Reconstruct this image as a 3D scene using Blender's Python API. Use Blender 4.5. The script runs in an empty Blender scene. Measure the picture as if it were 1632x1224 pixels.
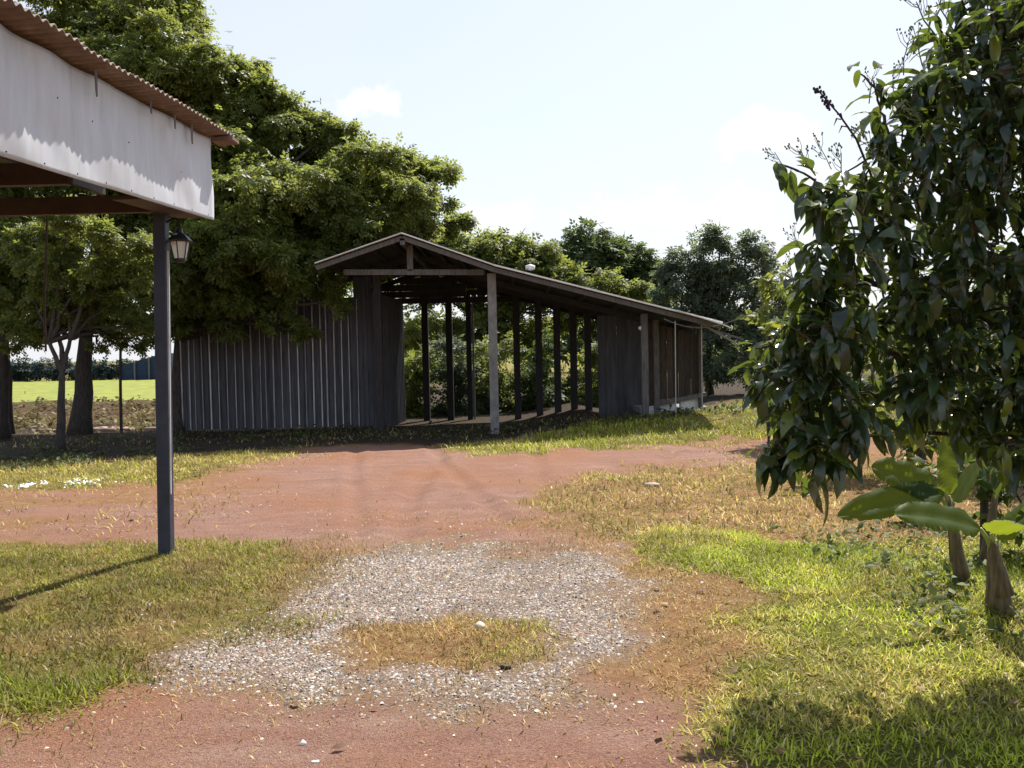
import bpy, math, random
import numpy as np
from mathutils import Matrix, Vector

R = math.radians
random.seed(11)
rng = np.random.default_rng(7)
scene = bpy.context.scene
col = scene.collection

# ------------------------------------------------------------------ camera
F_PX, W_PX, H_PX = 1500.0, 1632.0, 1224.0
CAM_H = 1.6
PITCH = math.atan(52.0 / F_PX)
ROLL = R(1.2)
fwd = np.array([0, math.cos(PITCH), -math.sin(PITCH)])
up0 = np.array([0, math.sin(PITCH), math.cos(PITCH)])
rt0 = np.array([1.0, 0, 0])
rgt = math.cos(ROLL) * rt0 - math.sin(ROLL) * up0
upv = math.cos(ROLL) * up0 + math.sin(ROLL) * rt0
cam_d = bpy.data.cameras.new('camera')
cam_d.sensor_width = 36.0
cam_d.lens = F_PX / W_PX * 36.0
cam_d.clip_start = 0.1
cam_d.clip_end = 3000
cam = bpy.data.objects.new('camera', cam_d)
cam.matrix_world = Matrix(((rgt[0], upv[0], -fwd[0], 0), (rgt[1], upv[1], -fwd[1], 0),
                           (rgt[2], upv[2], -fwd[2], CAM_H), (0, 0, 0, 1)))
col.objects.link(cam)
scene.camera = cam

# ------------------------------------------------------------------ light
SUN_AZ = math.atan2(0.42, 0.907)      # from +Y towards +X
SUN_EL = R(55)
sd_ = bpy.data.lights.new('sun', 'SUN')
sd_.energy = 5.0
sd_.angle = R(0.5)
sd_.color = (1.0, 0.93, 0.82)
sun = bpy.data.objects.new('sun', sd_)
sdir = Vector((math.sin(SUN_AZ) * math.cos(SUN_EL), math.cos(SUN_AZ) * math.cos(SUN_EL), math.sin(SUN_EL)))
sun.rotation_euler = sdir.to_track_quat('Z', 'Y').to_euler()
sun.location = sdir * 60
col.objects.link(sun)

world = bpy.data.worlds.new("World")
scene.world = world
world.use_nodes = True
wn, wl = world.node_tree.nodes, world.node_tree.links
wn.clear()
wo = wn.new('ShaderNodeOutputWorld')
bg = wn.new('ShaderNodeBackground')
bg.inputs['Strength'].default_value = 0.114
sky = wn.new('ShaderNodeTexSky')
sky.sky_type = 'NISHITA'
sky.sun_disc = False
sky.sun_elevation = SUN_EL
sky.sun_rotation = SUN_AZ
sky.air_density = 1.0
sky.dust_density = 1.2
sky.ozone_density = 1.5
wl.new(bg.outputs[0], wo.inputs[0])

def px_ray(px, py):
    d = fwd + (px - W_PX / 2) / F_PX * rgt + (H_PX / 2 - py) / F_PX * upv
    return d

def P(px, py, Y):
    d = px_ray(px, py)
    k = Y / d[1]
    return np.array([d[0] * k, Y, CAM_H + d[2] * k])

def G(px, py, z=0.0):
    d = px_ray(px, py)
    k = (z - CAM_H) / d[2]
    return np.array([d[0] * k, d[1] * k, z])

def wmath(op, a, b=None, c=None):
    n = wn.new('ShaderNodeMath')
    n.operation = op
    for i, v in enumerate((a, b, c)):
        if v is None:
            continue
        if isinstance(v, (int, float)):
            n.inputs[i].default_value = v
        else:
            wl.new(v, n.inputs[i])
    return n.outputs[0]

tc = wn.new('ShaderNodeTexCoord')
nz = wn.new('ShaderNodeTexNoise')
nz.inputs['Scale'].default_value = 24
nz.inputs['Detail'].default_value = 7
nz.inputs['Roughness'].default_value = 0.62
wl.new(tc.outputs['Generated'], nz.inputs['Vector'])
sep = wn.new('ShaderNodeSeparateXYZ')
wl.new(tc.outputs['Generated'], sep.inputs[0])
cloud = None
def cloud_at(px, py, w, h, amt):
    global cloud
    d = px_ray(px, py); d = d / np.linalg.norm(d)
    # cloud ellipse: scale the vertical difference
    dx = wmath('MULTIPLY', wmath('SUBTRACT', sep.outputs[0], float(d[0])), 1.0 / w)
    dz = wmath('MULTIPLY', wmath('SUBTRACT', sep.outputs[2], float(d[2])), 1.0 / h)
    front = wmath('GREATER_THAN', sep.outputs[1], 0.0)
    r = wmath('SQRT', wmath('ADD', wmath('MULTIPLY', dx, dx), wmath('MULTIPLY', dz, dz)))
    v = wmath('SUBTRACT', wmath('ADD', 1.0, wmath('MULTIPLY', wmath('SUBTRACT', nz.outputs[0], 0.5), 3.4)), r)
    mr = wn.new('ShaderNodeMapRange')
    mr.interpolation_type = 'SMOOTHSTEP'
    wl.new(v, mr.inputs[0])
    mr.inputs[1].default_value = 0.0
    mr.inputs[2].default_value = 0.75
    mr.inputs[3].default_value = 0.0
    mr.inputs[4].default_value = amt
    m = wmath('MULTIPLY', mr.outputs[0], front)
    cloud = m if cloud is None else wmath('MAXIMUM', cloud, m)
cloud_at(588, 165, 0.040, 0.019, 1.0)
cloud_at(1215, 212, 0.062, 0.022, 0.95)
cloud_at(1130, 335, 0.13, 0.026, 0.7)
cloud_at(800, 352, 0.075, 0.022, 0.7)
cloud_at(1380, 300, 0.10, 0.03, 0.6)
cloud_at(-700, 240, 0.25, 0.05, 0.7)
cloud_at(2500, 250, 0.25, 0.06, 0.7)
# thin high haze over the whole sky
nz2 = wn.new('ShaderNodeTexNoise')
nz2.inputs['Scale'].default_value = 2.2
nz2.inputs['Detail'].default_value = 4
wl.new(tc.outputs['Generated'], nz2.inputs['Vector'])
hz = wn.new('ShaderNodeMapRange')
wl.new(nz2.outputs[0], hz.inputs[0])
hz.inputs[1].default_value = 0.3; hz.inputs[2].default_value = 0.75
hz.inputs[3].default_value = 0.62; hz.inputs[4].default_value = 0.80
vf = wn.new('ShaderNodeMapRange')
wl.new(sep.outputs[2], vf.inputs[0])
vf.inputs[1].default_value = 0.0; vf.inputs[2].default_value = 0.9
vf.inputs[3].default_value = 1.25; vf.inputs[4].default_value = 0.25
mixc = wn.new('ShaderNodeMix')
mixc.data_type = 'RGBA'
wl.new(wmath('MULTIPLY', hz.outputs[0], vf.outputs[0]), mixc.inputs['Factor'])
wl.new(sky.outputs[0], mixc.inputs['A'])
mixc.inputs['B'].default_value = (4.78, 4.86, 5.14, 1)
mixk = wn.new('ShaderNodeMix')
mixk.data_type = 'RGBA'
wl.new(cloud, mixk.inputs['Factor'])
wl.new(mixc.outputs['Result'], mixk.inputs['A'])
mixk.inputs['B'].default_value = (5.7, 5.7, 5.75, 1)
wl.new(mixk.outputs['Result'], bg.inputs['Color'])

vs = scene.view_settings
vs.view_transform = 'Standard'
vs.look = 'None'
vs.exposure = 0.78
vs.gamma = 1.0
vs.use_curve_mapping = False
try:
    scene.cycles.max_bounces = 8
    scene.cycles.transparent_max_bounces = 8
    scene.cycles.sample_clamp_indirect = 6
except Exception:
    pass

# ------------------------------------------------------------------ noise
_lat = rng.random((256, 256))
def vnoise(x, y):
    x = np.asarray(x, float); y = np.asarray(y, float)
    xi = np.floor(x).astype(int); yi = np.floor(y).astype(int)
    fx = x - xi; fy = y - yi
    fx = fx * fx * (3 - 2 * fx); fy = fy * fy * (3 - 2 * fy)
    a = _lat[xi & 255, yi & 255]; b = _lat[(xi + 1) & 255, yi & 255]
    c = _lat[xi & 255, (yi + 1) & 255]; d = _lat[(xi + 1) & 255, (yi + 1) & 255]
    return (a * (1 - fx) + b * fx) * (1 - fy) + (c * (1 - fx) + d * fx) * fy
def fbm(x, y, o=4):
    s = 0; a = 0.5; t = 0
    for i in range(o):
        s = s + a * vnoise(x * 2 ** i + 17.3 * i, y * 2 ** i + 5.1 * i); t += a; a *= 0.5
    return s / t
def sstep(a, b, x):
    t = np.clip((np.asarray(x, float) - a) / (b - a), 0, 1)
    return t * t * (3 - 2 * t)

# ------------------------------------------------------------------ materials
def new_mat(name):
    m = bpy.data.materials.new(name)
    m.use_nodes = True
    nt = m.node_tree
    nt.nodes.clear()
    out = nt.nodes.new('ShaderNodeOutputMaterial')
    b = nt.nodes.new('ShaderNodeBsdfPrincipled')
    nt.links.new(b.outputs[0], out.inputs[0])
    return m, nt, b, out

def c4(c): return (c[0], c[1], c[2], 1)

def mat_noise(name, c1, c2, scale=6, rough=0.8, stretch=(1, 1, 1), bump=0.2, metallic=0.0, c3=None, spec=0.4, rand=0.0, detail=6, bscale=None):
    """two- or three-tone weathered surface: stretched noise, fine grain bump, optional per-object brightness shift"""
    m, nt, b, out = new_mat(name)
    N, L = nt.nodes, nt.links
    t = N.new('ShaderNodeTexCoord'); mp = N.new('ShaderNodeMapping')
    mp.inputs['Scale'].default_value = stretch
    geo = N.new('ShaderNodeNewGeometry')
    oi = N.new('ShaderNodeObjectInfo')
    L.new(geo.outputs['Position'], mp.inputs[0])
    n1 = N.new('ShaderNodeTexNoise'); n1.inputs['Scale'].default_value = scale; n1.inputs['Detail'].default_value = detail
    n1.inputs['Roughness'].default_value = 0.65
    L.new(mp.outputs[0], n1.inputs[0])
    r = N.new('ShaderNodeValToRGB')
    e = r.color_ramp.elements
    e[0].position = 0.32; e[0].color = c4(c1); e[1].position = 0.68; e[1].color = c4(c2)
    if c3:
        k = e.new(0.5); k.color = c4(c3)
    L.new(n1.outputs[0], r.inputs[0])
    last = r.outputs[0]
    if rand:
        hv = N.new('ShaderNodeHueSaturation')
        mr = N.new('ShaderNodeMapRange')
        L.new(oi.outputs['Random'], mr.inputs[0])
        mr.inputs[3].default_value = 1 - rand; mr.inputs[4].default_value = 1 + rand
        L.new(mr.outputs[0], hv.inputs['Value'])
        L.new(last, hv.inputs['Color']); last = hv.outputs[0]
    L.new(last, b.inputs['Base Color'])
    b.inputs['Roughness'].default_value = rough
    b.inputs['Metallic'].default_value = metallic
    b.inputs['Specular IOR Level'].default_value = spec
    if bump:
        n2 = N.new('ShaderNodeTexNoise'); n2.inputs['Scale'].default_value = bscale or scale * 5; n2.inputs['Detail'].default_value = 5
        L.new(mp.outputs[0], n2.inputs[0])
        bp = N.new('ShaderNodeBump'); bp.inputs['Strength'].default_value = bump; bp.inputs['Distance'].default_value = 0.01
        L.new(n2.outputs[0], bp.inputs['Height']); L.new(bp.outputs[0], b.inputs['Normal'])
    return m

def mat_leaf(name, dark, light, trans, tw=0.4, rough=0.45, spec=0.5, attr=True, young=None):
    """leaf: tint per leaf (attribute or object random), glossy skin, light passing through"""
    m, nt, b, out = new_mat(name)
    N, L = nt.nodes, nt.links
    if attr:
        a = N.new('ShaderNodeAttribute'); a.attribute_name = 'tint'; src = a.outputs['Fac']
    else:
        a = N.new('ShaderNodeObjectInfo'); src = a.outputs['Random']
    r = N.new('ShaderNodeValToRGB')
    e = r.color_ramp.elements
    e[0].position = 0.0; e[0].color = c4(dark); e[1].position = 1.0; e[1].color = c4(light)
    if young:
        e[1].position = 0.84
        k = e.new(0.90); k.color = c4(young)
    L.new(src, r.inputs[0])
    L.new(r.outputs[0], b.inputs['Base Color'])
    b.inputs['Roughness'].default_value = rough
    b.inputs['Specular IOR Level'].default_value = spec
    tb = N.new('ShaderNodeBsdfTranslucent')
    mx = N.new('ShaderNodeMix'); mx.data_type = 'RGBA'; mx.blend_type = 'MIX'
    mx.inputs['Factor'].default_value = 0.35
    mx.inputs['A'].default_value = c4(trans)
    L.new(r.outputs[0], mx.inputs['B'])
    L.new(mx.outputs['Result'], tb.inputs['Color'])
    ms = N.new('ShaderNodeMixShader'); ms.inputs[0].default_value = tw
    L.new(b.outputs[0], ms.inputs[1]); L.new(tb.outputs[0], ms.inputs[2])
    L.new(ms.outputs[0], out.inputs[0])
    return m

def mat_tint(name, rough=0.8, tw=0.0, spec=0.3):
    """colour straight from the per-piece attribute (grass blades, stones)"""
    m, nt, b, out = new_mat(name)
    N, L = nt.nodes, nt.links
    a = N.new('ShaderNodeAttribute'); a.attribute_name = 'tint'
    L.new(a.outputs['Color'], b.inputs['Base Color'])
    b.inputs['Roughness'].default_value = rough
    b.inputs['Specular IOR Level'].default_value = spec
    if tw:
        tb = N.new('ShaderNodeBsdfTranslucent')
        L.new(a.outputs['Color'], tb.inputs['Color'])
        ms = N.new('ShaderNodeMixShader'); ms.inputs[0].default_value = tw
        L.new(b.outputs[0], ms.inputs[1]); L.new(tb.outputs[0], ms.inputs[2])
        L.new(ms.outputs[0], out.inputs[0])
    return m

M = {}
M['post_dark'] = mat_noise('dark blue grey paint', (0.026, 0.033, 0.060), (0.046, 0.056, 0.092), 9, 0.5, bump=0.08)
M['brown_beam'] = mat_noise('brown painted steel', (0.030, 0.018, 0.016), (0.06, 0.036, 0.030), 5, 0.6, bump=0.1)
M['roof_brown'] = mat_noise('weathered brown roofing', (0.115, 0.080, 0.067), (0.22, 0.16, 0.135), 7, 0.75, bump=0.2, c3=(0.155, 0.10, 0.080))
M['fascia'] = None
M['wood_grey'] = mat_noise('weathered grey timber', (0.066, 0.063, 0.064), (0.155, 0.150, 0.150), 10, 0.85, (4, 4, 0.5), 0.4, rand=0.12)
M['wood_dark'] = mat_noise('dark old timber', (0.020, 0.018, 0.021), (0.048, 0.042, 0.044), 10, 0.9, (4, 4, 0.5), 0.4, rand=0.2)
M['wood_brown'] = mat_noise('brown board', (0.030, 0.023, 0.021), (0.085, 0.066, 0.056), 9, 0.85, (5, 5, 0.5), 0.4, rand=0.35)
M['concrete'] = mat_noise('grey concrete post', (0.15, 0.15, 0.15), (0.27, 0.27, 0.265), 7, 0.9, (1, 1, 0.6), 0.3)
M['roof_grey'] = mat_noise('grey roofing sheet', (0.030, 0.030, 0.032), (0.06, 0.06, 0.06), 5, 0.85, bump=0.15, rand=0.1)
M['flash'] = mat_noise('pale zinc flashing', (0.62, 0.62, 0.61), (0.85, 0.85, 0.83), 6, 0.5, bump=0.1)  # zinc, paled so the roof edge reads as sunlit
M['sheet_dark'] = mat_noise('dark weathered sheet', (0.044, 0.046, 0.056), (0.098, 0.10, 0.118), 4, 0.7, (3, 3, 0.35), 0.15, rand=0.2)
M['lit_rib'] = mat_noise('pale strip as sunlit rib', (0.25, 0.25, 0.26), (0.60, 0.60, 0.62), 3, 0.55, (6, 6, 0.8), 0.1, metallic=0.1, rand=0.35)  # pale colour stands in for sun on the fence ribs
M['white'] = mat_noise('chalky white paint', (0.50, 0.52, 0.55), (0.76, 0.78, 0.80), 6, 0.85, bump=0.2)
M['bark'] = mat_noise('rough dark bark', (0.030, 0.026, 0.025), (0.085, 0.072, 0.066), 9, 0.95, (3, 3, 0.7), 0.9)
M['bark_pale'] = mat_noise('pale bark', (0.16, 0.14, 0.12), (0.30, 0.27, 0.23), 10, 0.95, (3, 3, 0.7), 0.6)
M['twig'] = mat_noise('brown twig', (0.035, 0.026, 0.020), (0.08, 0.058, 0.042), 20, 0.85, bump=0.3)
M['rain_leaf'] = mat_leaf('rain tree leaflets', (0.048, 0.078, 0.018), (0.175, 0.21, 0.055), (0.42, 0.47, 0.090), 0.52, 0.5, 0.4)
M['wood_leaf'] = mat_leaf('bright tree leaflets', (0.065, 0.094, 0.020), (0.17, 0.20, 0.05), (0.38, 0.43, 0.08), 0.50, 0.55, 0.35)
M['mid_leaf'] = mat_leaf('mid green tree leaves', (0.035, 0.066, 0.020), (0.10, 0.14, 0.045), (0.20, 0.27, 0.05), 0.40, 0.55, 0.35)
M['blue_leaf'] = mat_leaf('dark blue green leaves', (0.045, 0.068, 0.048), (0.125, 0.165, 0.10), (0.26, 0.32, 0.13), 0.46, 0.55, 0.3)
M['hedge_leaf'] = mat_leaf('far hedge leaves', (0.030, 0.048, 0.050), (0.05, 0.075, 0.07), (0.05, 0.08, 0.05), 0.2, 0.7, 0.2)  # bluish tint stands in for distance haze
M['shrub_leaf'] = mat_leaf('glossy dark leaf', (0.010, 0.027, 0.015), (0.048, 0.084, 0.034), (0.22, 0.30, 0.03), 0.30, 0.22, 0.7, attr=False, young=(0.12, 0.16, 0.02))
M['shrub_leaf_mass'] = mat_leaf('glossy dark leaf mass', (0.010, 0.027, 0.015), (0.048, 0.084, 0.034), (0.22, 0.30, 0.03), 0.30, 0.24, 0.7, young=(0.12, 0.16, 0.02))
M['yellow_leaf'] = mat_leaf('yellow green leaf', (0.10, 0.14, 0.02), (0.22, 0.25, 0.03), (0.35, 0.38, 0.03), 0.45, 0.45, 0.4)
M['banana_leaf'] = mat_leaf('banana leaf', (0.022, 0.052, 0.014), (0.034, 0.070, 0.018), (0.50, 0.58, 0.03), 0.36, 0.55, 0.18, attr=False)
M['banana_rib'] = mat_noise('banana midrib', (0.20, 0.24, 0.06), (0.32, 0.34, 0.10), 9, 0.5, bump=0.1)
M['banana_stem'] = mat_noise('banana stem sheath', (0.055, 0.040, 0.028), (0.19, 0.145, 0.085), 8, 0.7, (5, 5, 0.8), 0.4, c3=(0.11, 0.085, 0.05))
M['bud'] = mat_noise('pale green buds', (0.10, 0.13, 0.05), (0.20, 0.21, 0.09), 30, 0.7, bump=0)
M['spike'] = mat_noise('dark dry seed head', (0.022, 0.018, 0.022), (0.05, 0.036, 0.04), 30, 0.9, bump=0.2)
M['blade'] = mat_tint('grass blades', 0.6, 0.35, 0.3)
M['stone'] = mat_tint('stones', 0.85, 0, 0.3)
M['black_metal'] = mat_noise('black lantern metal', (0.008, 0.008, 0.009), (0.02, 0.02, 0.022), 20, 0.4, bump=0.1)
M['blue_tarp'] = mat_noise('dark blue netting', (0.012, 0.026, 0.07), (0.02, 0.038, 0.10), 3, 0.8, bump=0.1)
M['rubble'] = mat_noise('pinkish rubble', (0.28, 0.18, 0.15), (0.45, 0.34, 0.30), 9, 0.9, bump=0.4, rand=0.15)
M['cable'] = mat_noise('grey cable', (0.08, 0.08, 0.085), (0.16, 0.16, 0.16), 9, 0.6, bump=0)
M['pale_cord'] = mat_noise('pale cord', (0.30, 0.30, 0.29), (0.45, 0.45, 0.43), 9, 0.7, bump=0)
M['pale_rock'] = mat_noise('pale limestone', (0.42, 0.39, 0.30), (0.62, 0.58, 0.46), 25, 0.9, bump=0.5)
M['litter'] = mat_noise('white scrap', (0.6, 0.6, 0.58), (0.8, 0.8, 0.78), 25, 0.8, bump=0.2)

def make_fascia():
    m, nt, b, out = new_mat('stained white sheet metal')
    N, L = nt.nodes, nt.links
    geo = N.new('ShaderNodeNewGeometry')
    mp = N.new('ShaderNodeMapping'); mp.inputs['Scale'].default_value = (1, 2.6, 0.5); mp.inputs['Rotation'].default_value = (0.35, 0, 0)
    L.new(geo.outputs['Position'], mp.inputs[0])
    n = N.new('ShaderNodeTexNoise'); n.inputs['Scale'].default_value = 3.0; n.inputs['Detail'].default_value = 7; n.inputs['Roughness'].default_value = 0.6
    L.new(mp.outputs[0], n.inputs[0])
    r = N.new('ShaderNodeValToRGB'); e = r.color_ramp.elements
    e[0].position = 0.22; e[0].color = (0.34, 0.34, 0.37, 1)
    e[1].position = 0.62; e[1].color = (0.50, 0.52, 0.575, 1)
    k = e.new(0.40); k.color = (0.44, 0.45, 0.485, 1)
    L.new(n.outputs[0], r.inputs[0])
    n3 = N.new('ShaderNodeTexNoise'); n3.inputs['Scale'].default_value = 2.2; n3.inputs['Detail'].default_value = 8; n3.inputs['Roughness'].default_value = 0.7
    mp2 = N.new('ShaderNodeMapping'); mp2.inputs['Scale'].default_value = (1, 7, 1.1)
    L.new(geo.outputs['Position'], mp2.inputs[0]); L.new(mp2.outputs[0], n3.inputs[0])
    r3 = N.new('ShaderNodeValToRGB'); e = r3.color_ramp.elements
    e[0].position = 0.66; e[0].color = (0, 0, 0, 1); e[1].position = 0.80; e[1].color = (0.55, 0.55, 0.55, 1)
    L.new(n3.outputs[0], r3.inputs[0])
    mx = N.new('ShaderNodeMix'); mx.data_type = 'RGBA'
    L.new(r3.outputs[0], mx.inputs['Factor']); L.new(r.outputs[0], mx.inputs['A']); mx.inputs['B'].default_value = (0.26, 0.17, 0.12, 1)
    L.new(mx.outputs['Result'], b.inputs['Base Color'])
    b.inputs['Roughness'].default_value = 0.5
    b.inputs['Specular IOR Level'].default_value = 0.4
    return m
M['fascia'] = make_fascia()

def make_glass():
    m, nt, b, out = new_mat('frosted lantern glass')
    b.inputs['Base Color'].default_value = (0.80, 0.79, 0.74, 1)
    b.inputs['Roughness'].default_value = 0.35
    b.inputs['Transmission Weight'].default_value = 0.45
    return m
M['glass'] = make_glass()

# ------------------------------------------------------------------ object helpers
def tag(o, label=None, cat=None, group=None, kind=None):
    if label: o['label'] = label
    if cat: o['category'] = cat
    if group: o['group'] = group
    if kind: o['kind'] = kind
    return o

def empty(name, loc, label, cat, group=None):
    o = bpy.data.objects.new(name, None)
    o.empty_display_size = 0.2
    o.location = tuple(float(v) for v in loc)
    col.objects.link(o)
    return tag(o, label, cat, group)

def world_loc(o):
    v = Vector((0, 0, 0))
    while o is not None:
        if o.type == 'EMPTY':
            v += o.location
        o = o.parent
    return v

def adopt(o, parent):
    if parent is not None:
        o.parent = parent
        o.matrix_parent_inverse = Matrix.Translation(-world_loc(parent))
    return o

def link_obj(name, me, mat, parent=None):
    o = bpy.data.objects.new(name, me)
    if mat is not None and len(me.materials) == 0:
        me.materials.append(mat)
    col.objects.link(o)
    return adopt(o, parent)

def np_mesh(name, verts, faces, tint=None, smooth=False):
    """faces: (M,k) int array"""
    me = bpy.data.meshes.new(name)
    verts = np.ascontiguousarray(verts, np.float32); faces = np.ascontiguousarray(faces, np.int32)
    k = faces.shape[1]
    me.vertices.add(len(verts)); me.vertices.foreach_set('co', verts.ravel())
    me.loops.add(faces.size); me.loops.foreach_set('vertex_index', faces.ravel())
    me.polygons.add(len(faces)); me.polygons.foreach_set('loop_start', np.arange(0, faces.size, k, dtype=np.int32))
    if smooth:
        me.polygons.foreach_set('use_smooth', np.ones(len(faces), bool))
    me.update(calc_edges=True)
    if tint is not None:
        tint = np.asarray(tint, np.float32)
        if tint.ndim == 1:
            tint = np.stack([tint] * 3, 1)
        rgba = np.ones((len(verts), 4), np.float32); rgba[:, :3] = tint
        a = me.color_attributes.new('tint', 'FLOAT_COLOR', 'POINT')
        a.data.foreach_set('color', rgba.ravel())
    return me

class MB:
    def __init__(s): s.v = []; s.f = []
    def add(s, vs, fs):
        o = len(s.v)
        s.v += [tuple(float(c) for c in p) for p in vs]
        s.f += [tuple(o + i for i in f) for f in fs]
        return s
    def hexa(s, p):
        return s.add(p, [(0, 3, 2, 1), (4, 5, 6, 7), (0, 1, 5, 4), (1, 2, 6, 5), (2, 3, 7, 6), (3, 0, 4, 7)])
    def box(s, c, d, rz=0.0):
        x, y, z = [q / 2 for q in d]
        ca, sa = math.cos(rz), math.sin(rz)
        pts = []
        for zz in (-z, z):
            for xx, yy in ((-x, -y), (x, -y), (x, y), (-x, y)):
                pts.append((c[0] + xx * ca - yy * sa, c[1] + xx * sa + yy * ca, c[2] + zz))
        return s.hexa(pts)
    def beam(s, a, b, w, h, up=(0, 0, 1)):
        a = Vector([float(q) for q in a]); b = Vector([float(q) for q in b])
        d = (b - a).normalized(); u = Vector(up)
        side = d.cross(u)
        if side.length < 1e-4: side = d.cross(Vector((0, 1, 0)))
        side.normalize(); u = side.cross(d)
        pts = []
        for e in (a, b):
            for sx, sz in ((-1, -1), (1, -1), (1, 1), (-1, 1)):
                pts.append(e + side * (sx * w / 2) + u * (sz * h / 2))
        return s.add(pts, [(0, 1, 2, 3), (7, 6, 5, 4), (0, 4, 5, 1), (1, 5, 6, 2), (2, 6, 7, 3), (3, 7, 4, 0)])
    def tube(s, pts, rad, n=7, cap=True):
        pts = [Vector([float(q) for q in p]) for p in pts]
        rings = []
        for i, p in enumerate(pts):
            a = pts[max(0, i - 1)]; b = pts[min(len(pts) - 1, i + 1)]
            t = (b - a).normalized()
            ref = Vector((0, 1, 0)) if abs(t.y) < 0.9 else Vector((1, 0, 0))
            x = t.cross(ref).normalized(); y = t.cross(x).normalized()
            r = rad[i] if hasattr(rad, '__len__') else rad
            rings.append([p + (x * math.cos(2 * math.pi * k / n) + y * math.sin(2 * math.pi * k / n)) * r for k in range(n)])
        o = len(s.v)
        for rg in rings:
            s.v += [tuple(q) for q in rg]
        for i in range(len(rings) - 1):
            for k in range(n):
                k2 = (k + 1) % n
                s.f.append((o + i * n + k, o + i * n + k2, o + (i + 1) * n + k2, o + (i + 1) * n + k))
        if cap:
            s.f.append(tuple(o + k for k in range(n - 1, -1, -1)))
            s.f.append(tuple(o + (len(rings) - 1) * n + k for k in range(n)))
        return s
    def build(s, name, mat, parent=None, smooth=False, bevel=0.0):
        me = bpy.data.meshes.new(name)
        me.from_pydata(s.v, [], s.f)
        if smooth:
            for p in me.polygons: p.use_smooth = True
        me.update()
        o = link_obj(name, me, mat, parent)
        if bevel:
            b = o.modifiers.new('bevel', 'BEVEL'); b.width = bevel; b.segments = 2; b.limit_method = 'ANGLE'
        return o

def norm(a):
    return a / np.maximum(np.linalg.norm(a, axis=-1, keepdims=True), 1e-9)

def frames(f, n):
    f = norm(f); s = norm(np.cross(f, n)); n2 = np.cross(s, f)
    return s, f, n2

def scatter(tv, tf, pos, f, n, scale, tint):
    """copies of a template (x side, y forward, z normal) as one vertex/face array"""
    s, f, n = frames(f, n)
    scale = np.asarray(scale)
    if scale.ndim == 1: scale = np.stack([scale] * 3, 1)
    V = (pos[:, None, :] + tv[None, :, 0:1] * (s * scale[:, 0:1])[:, None, :] + tv[None, :, 1:2] * (f * scale[:, 1:2])[:, None, :]
         + tv[None, :, 2:3] * (n * scale[:, 2:3])[:, None, :])
    k = len(tv)
    Fa = tf[None] + (np.arange(len(pos)) * k)[:, None, None]
    T = np.repeat(np.asarray(tint), k, axis=0)
    return V.reshape(-1, 3), Fa.reshape(-1, tf.shape[1]), T

# leaf templates
def spray_template():
    """pinnate spray: paired leaflets along a drooping stalk"""
    v = []; f = []
    def leaflet(bx, by, bz, ang, ln, wd, drop):
        dx, dy = math.sin(ang), math.cos(ang)
        px_, py_ = dy, -dx
        o = len(v)
        v.append((bx, by, bz)); 
        v.append((bx + dx * ln * .5 + px_ * wd, by + dy * ln * .5 + py_ * wd, bz - drop * .35))
        v.append((bx + dx * ln, by + dy * ln, bz - drop))
        v.append((bx + dx * ln * .5 - px_ * wd, by + dy * ln * .5 - py_ * wd, bz - drop * .35))
        f.append((o, o + 1, o + 2)); f.append((o, o + 2, o + 3))
    for i, y in enumerate((0.25, 0.65)):
        for sgn in (-1, 1):
            leaflet(0, y, -0.25 * y * y, sgn * .95, 0.50, 0.15, 0.16)
    leaflet(0, 0.85, -0.2, 0, 0.45, 0.14, 0.2)
    return np.array(v, float), np.array(f)
SPRAY = spray_template()
def simple_template(w=0.28, droop=0.15):
    v = [(0, 0, 0), (w, .45, -.02 - droop * .2), (0, 1, -droop), (-w, .45, -.02 - droop * .2), (0, .5, .05 - droop * .2)]
    f = [(0, 1, 4), (1, 2, 4), (2, 3, 4), (3, 0, 4)]
    return np.array(v, float), np.array(f)
SIMPLE = simple_template()
def big_leaf_template(w=0.19, droop=0.35, fold=0.25, seg=7, curl=0.0):
    v = []; f = []
    for i in range(seg + 1):
        t = i / seg
        ww = w * (math.sin(math.pi * min(1, t ** 0.85)) ** 0.8) if 0 < t < 1 else 0.004
        ang = droop * t * 1.4
        y = math.sin(ang) / (droop * 1.4) if droop else t
        z = -(1 - math.cos(ang)) / (droop * 1.4) if droop else 0
        wav = curl * math.sin(t * 9)
        v += [(-ww, y, z + fold * ww + wav * ww), (0, y, z), (ww, y, z + fold * ww - wav * ww)]
    for i in range(seg):
        a = i * 3
        for k in (0, 1):
            f.append((a + k, a + k + 1, a + 4 + k)); f.append((a + k, a + 4 + k, a + 3 + k))
    return np.array(v, float), np.array(f)
_phi = (1 + 5 ** .5) / 2
ICO_V = norm(np.array([(-1, _phi, 0), (1, _phi, 0), (-1, -_phi, 0), (1, -_phi, 0), (0, -1, _phi), (0, 1, _phi), (0, -1, -_phi), (0, 1, -_phi), (_phi, 0, -1), (_phi, 0, 1), (-_phi, 0, -1), (-_phi, 0, 1)], float))
ICO_F = np.array([(0, 11, 5), (0, 5, 1), (0, 1, 7), (0, 7, 10), (0, 10, 11), (1, 5, 9), (5, 11, 4), (11, 10, 2), (10, 7, 6), (7, 1, 8), (3, 9, 4), (3, 4, 2), (3, 2, 6), (3, 6, 8), (3, 8, 9), (4, 9, 5), (2, 4, 11), (6, 2, 10), (8, 6, 7), (9, 8, 1)])

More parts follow.
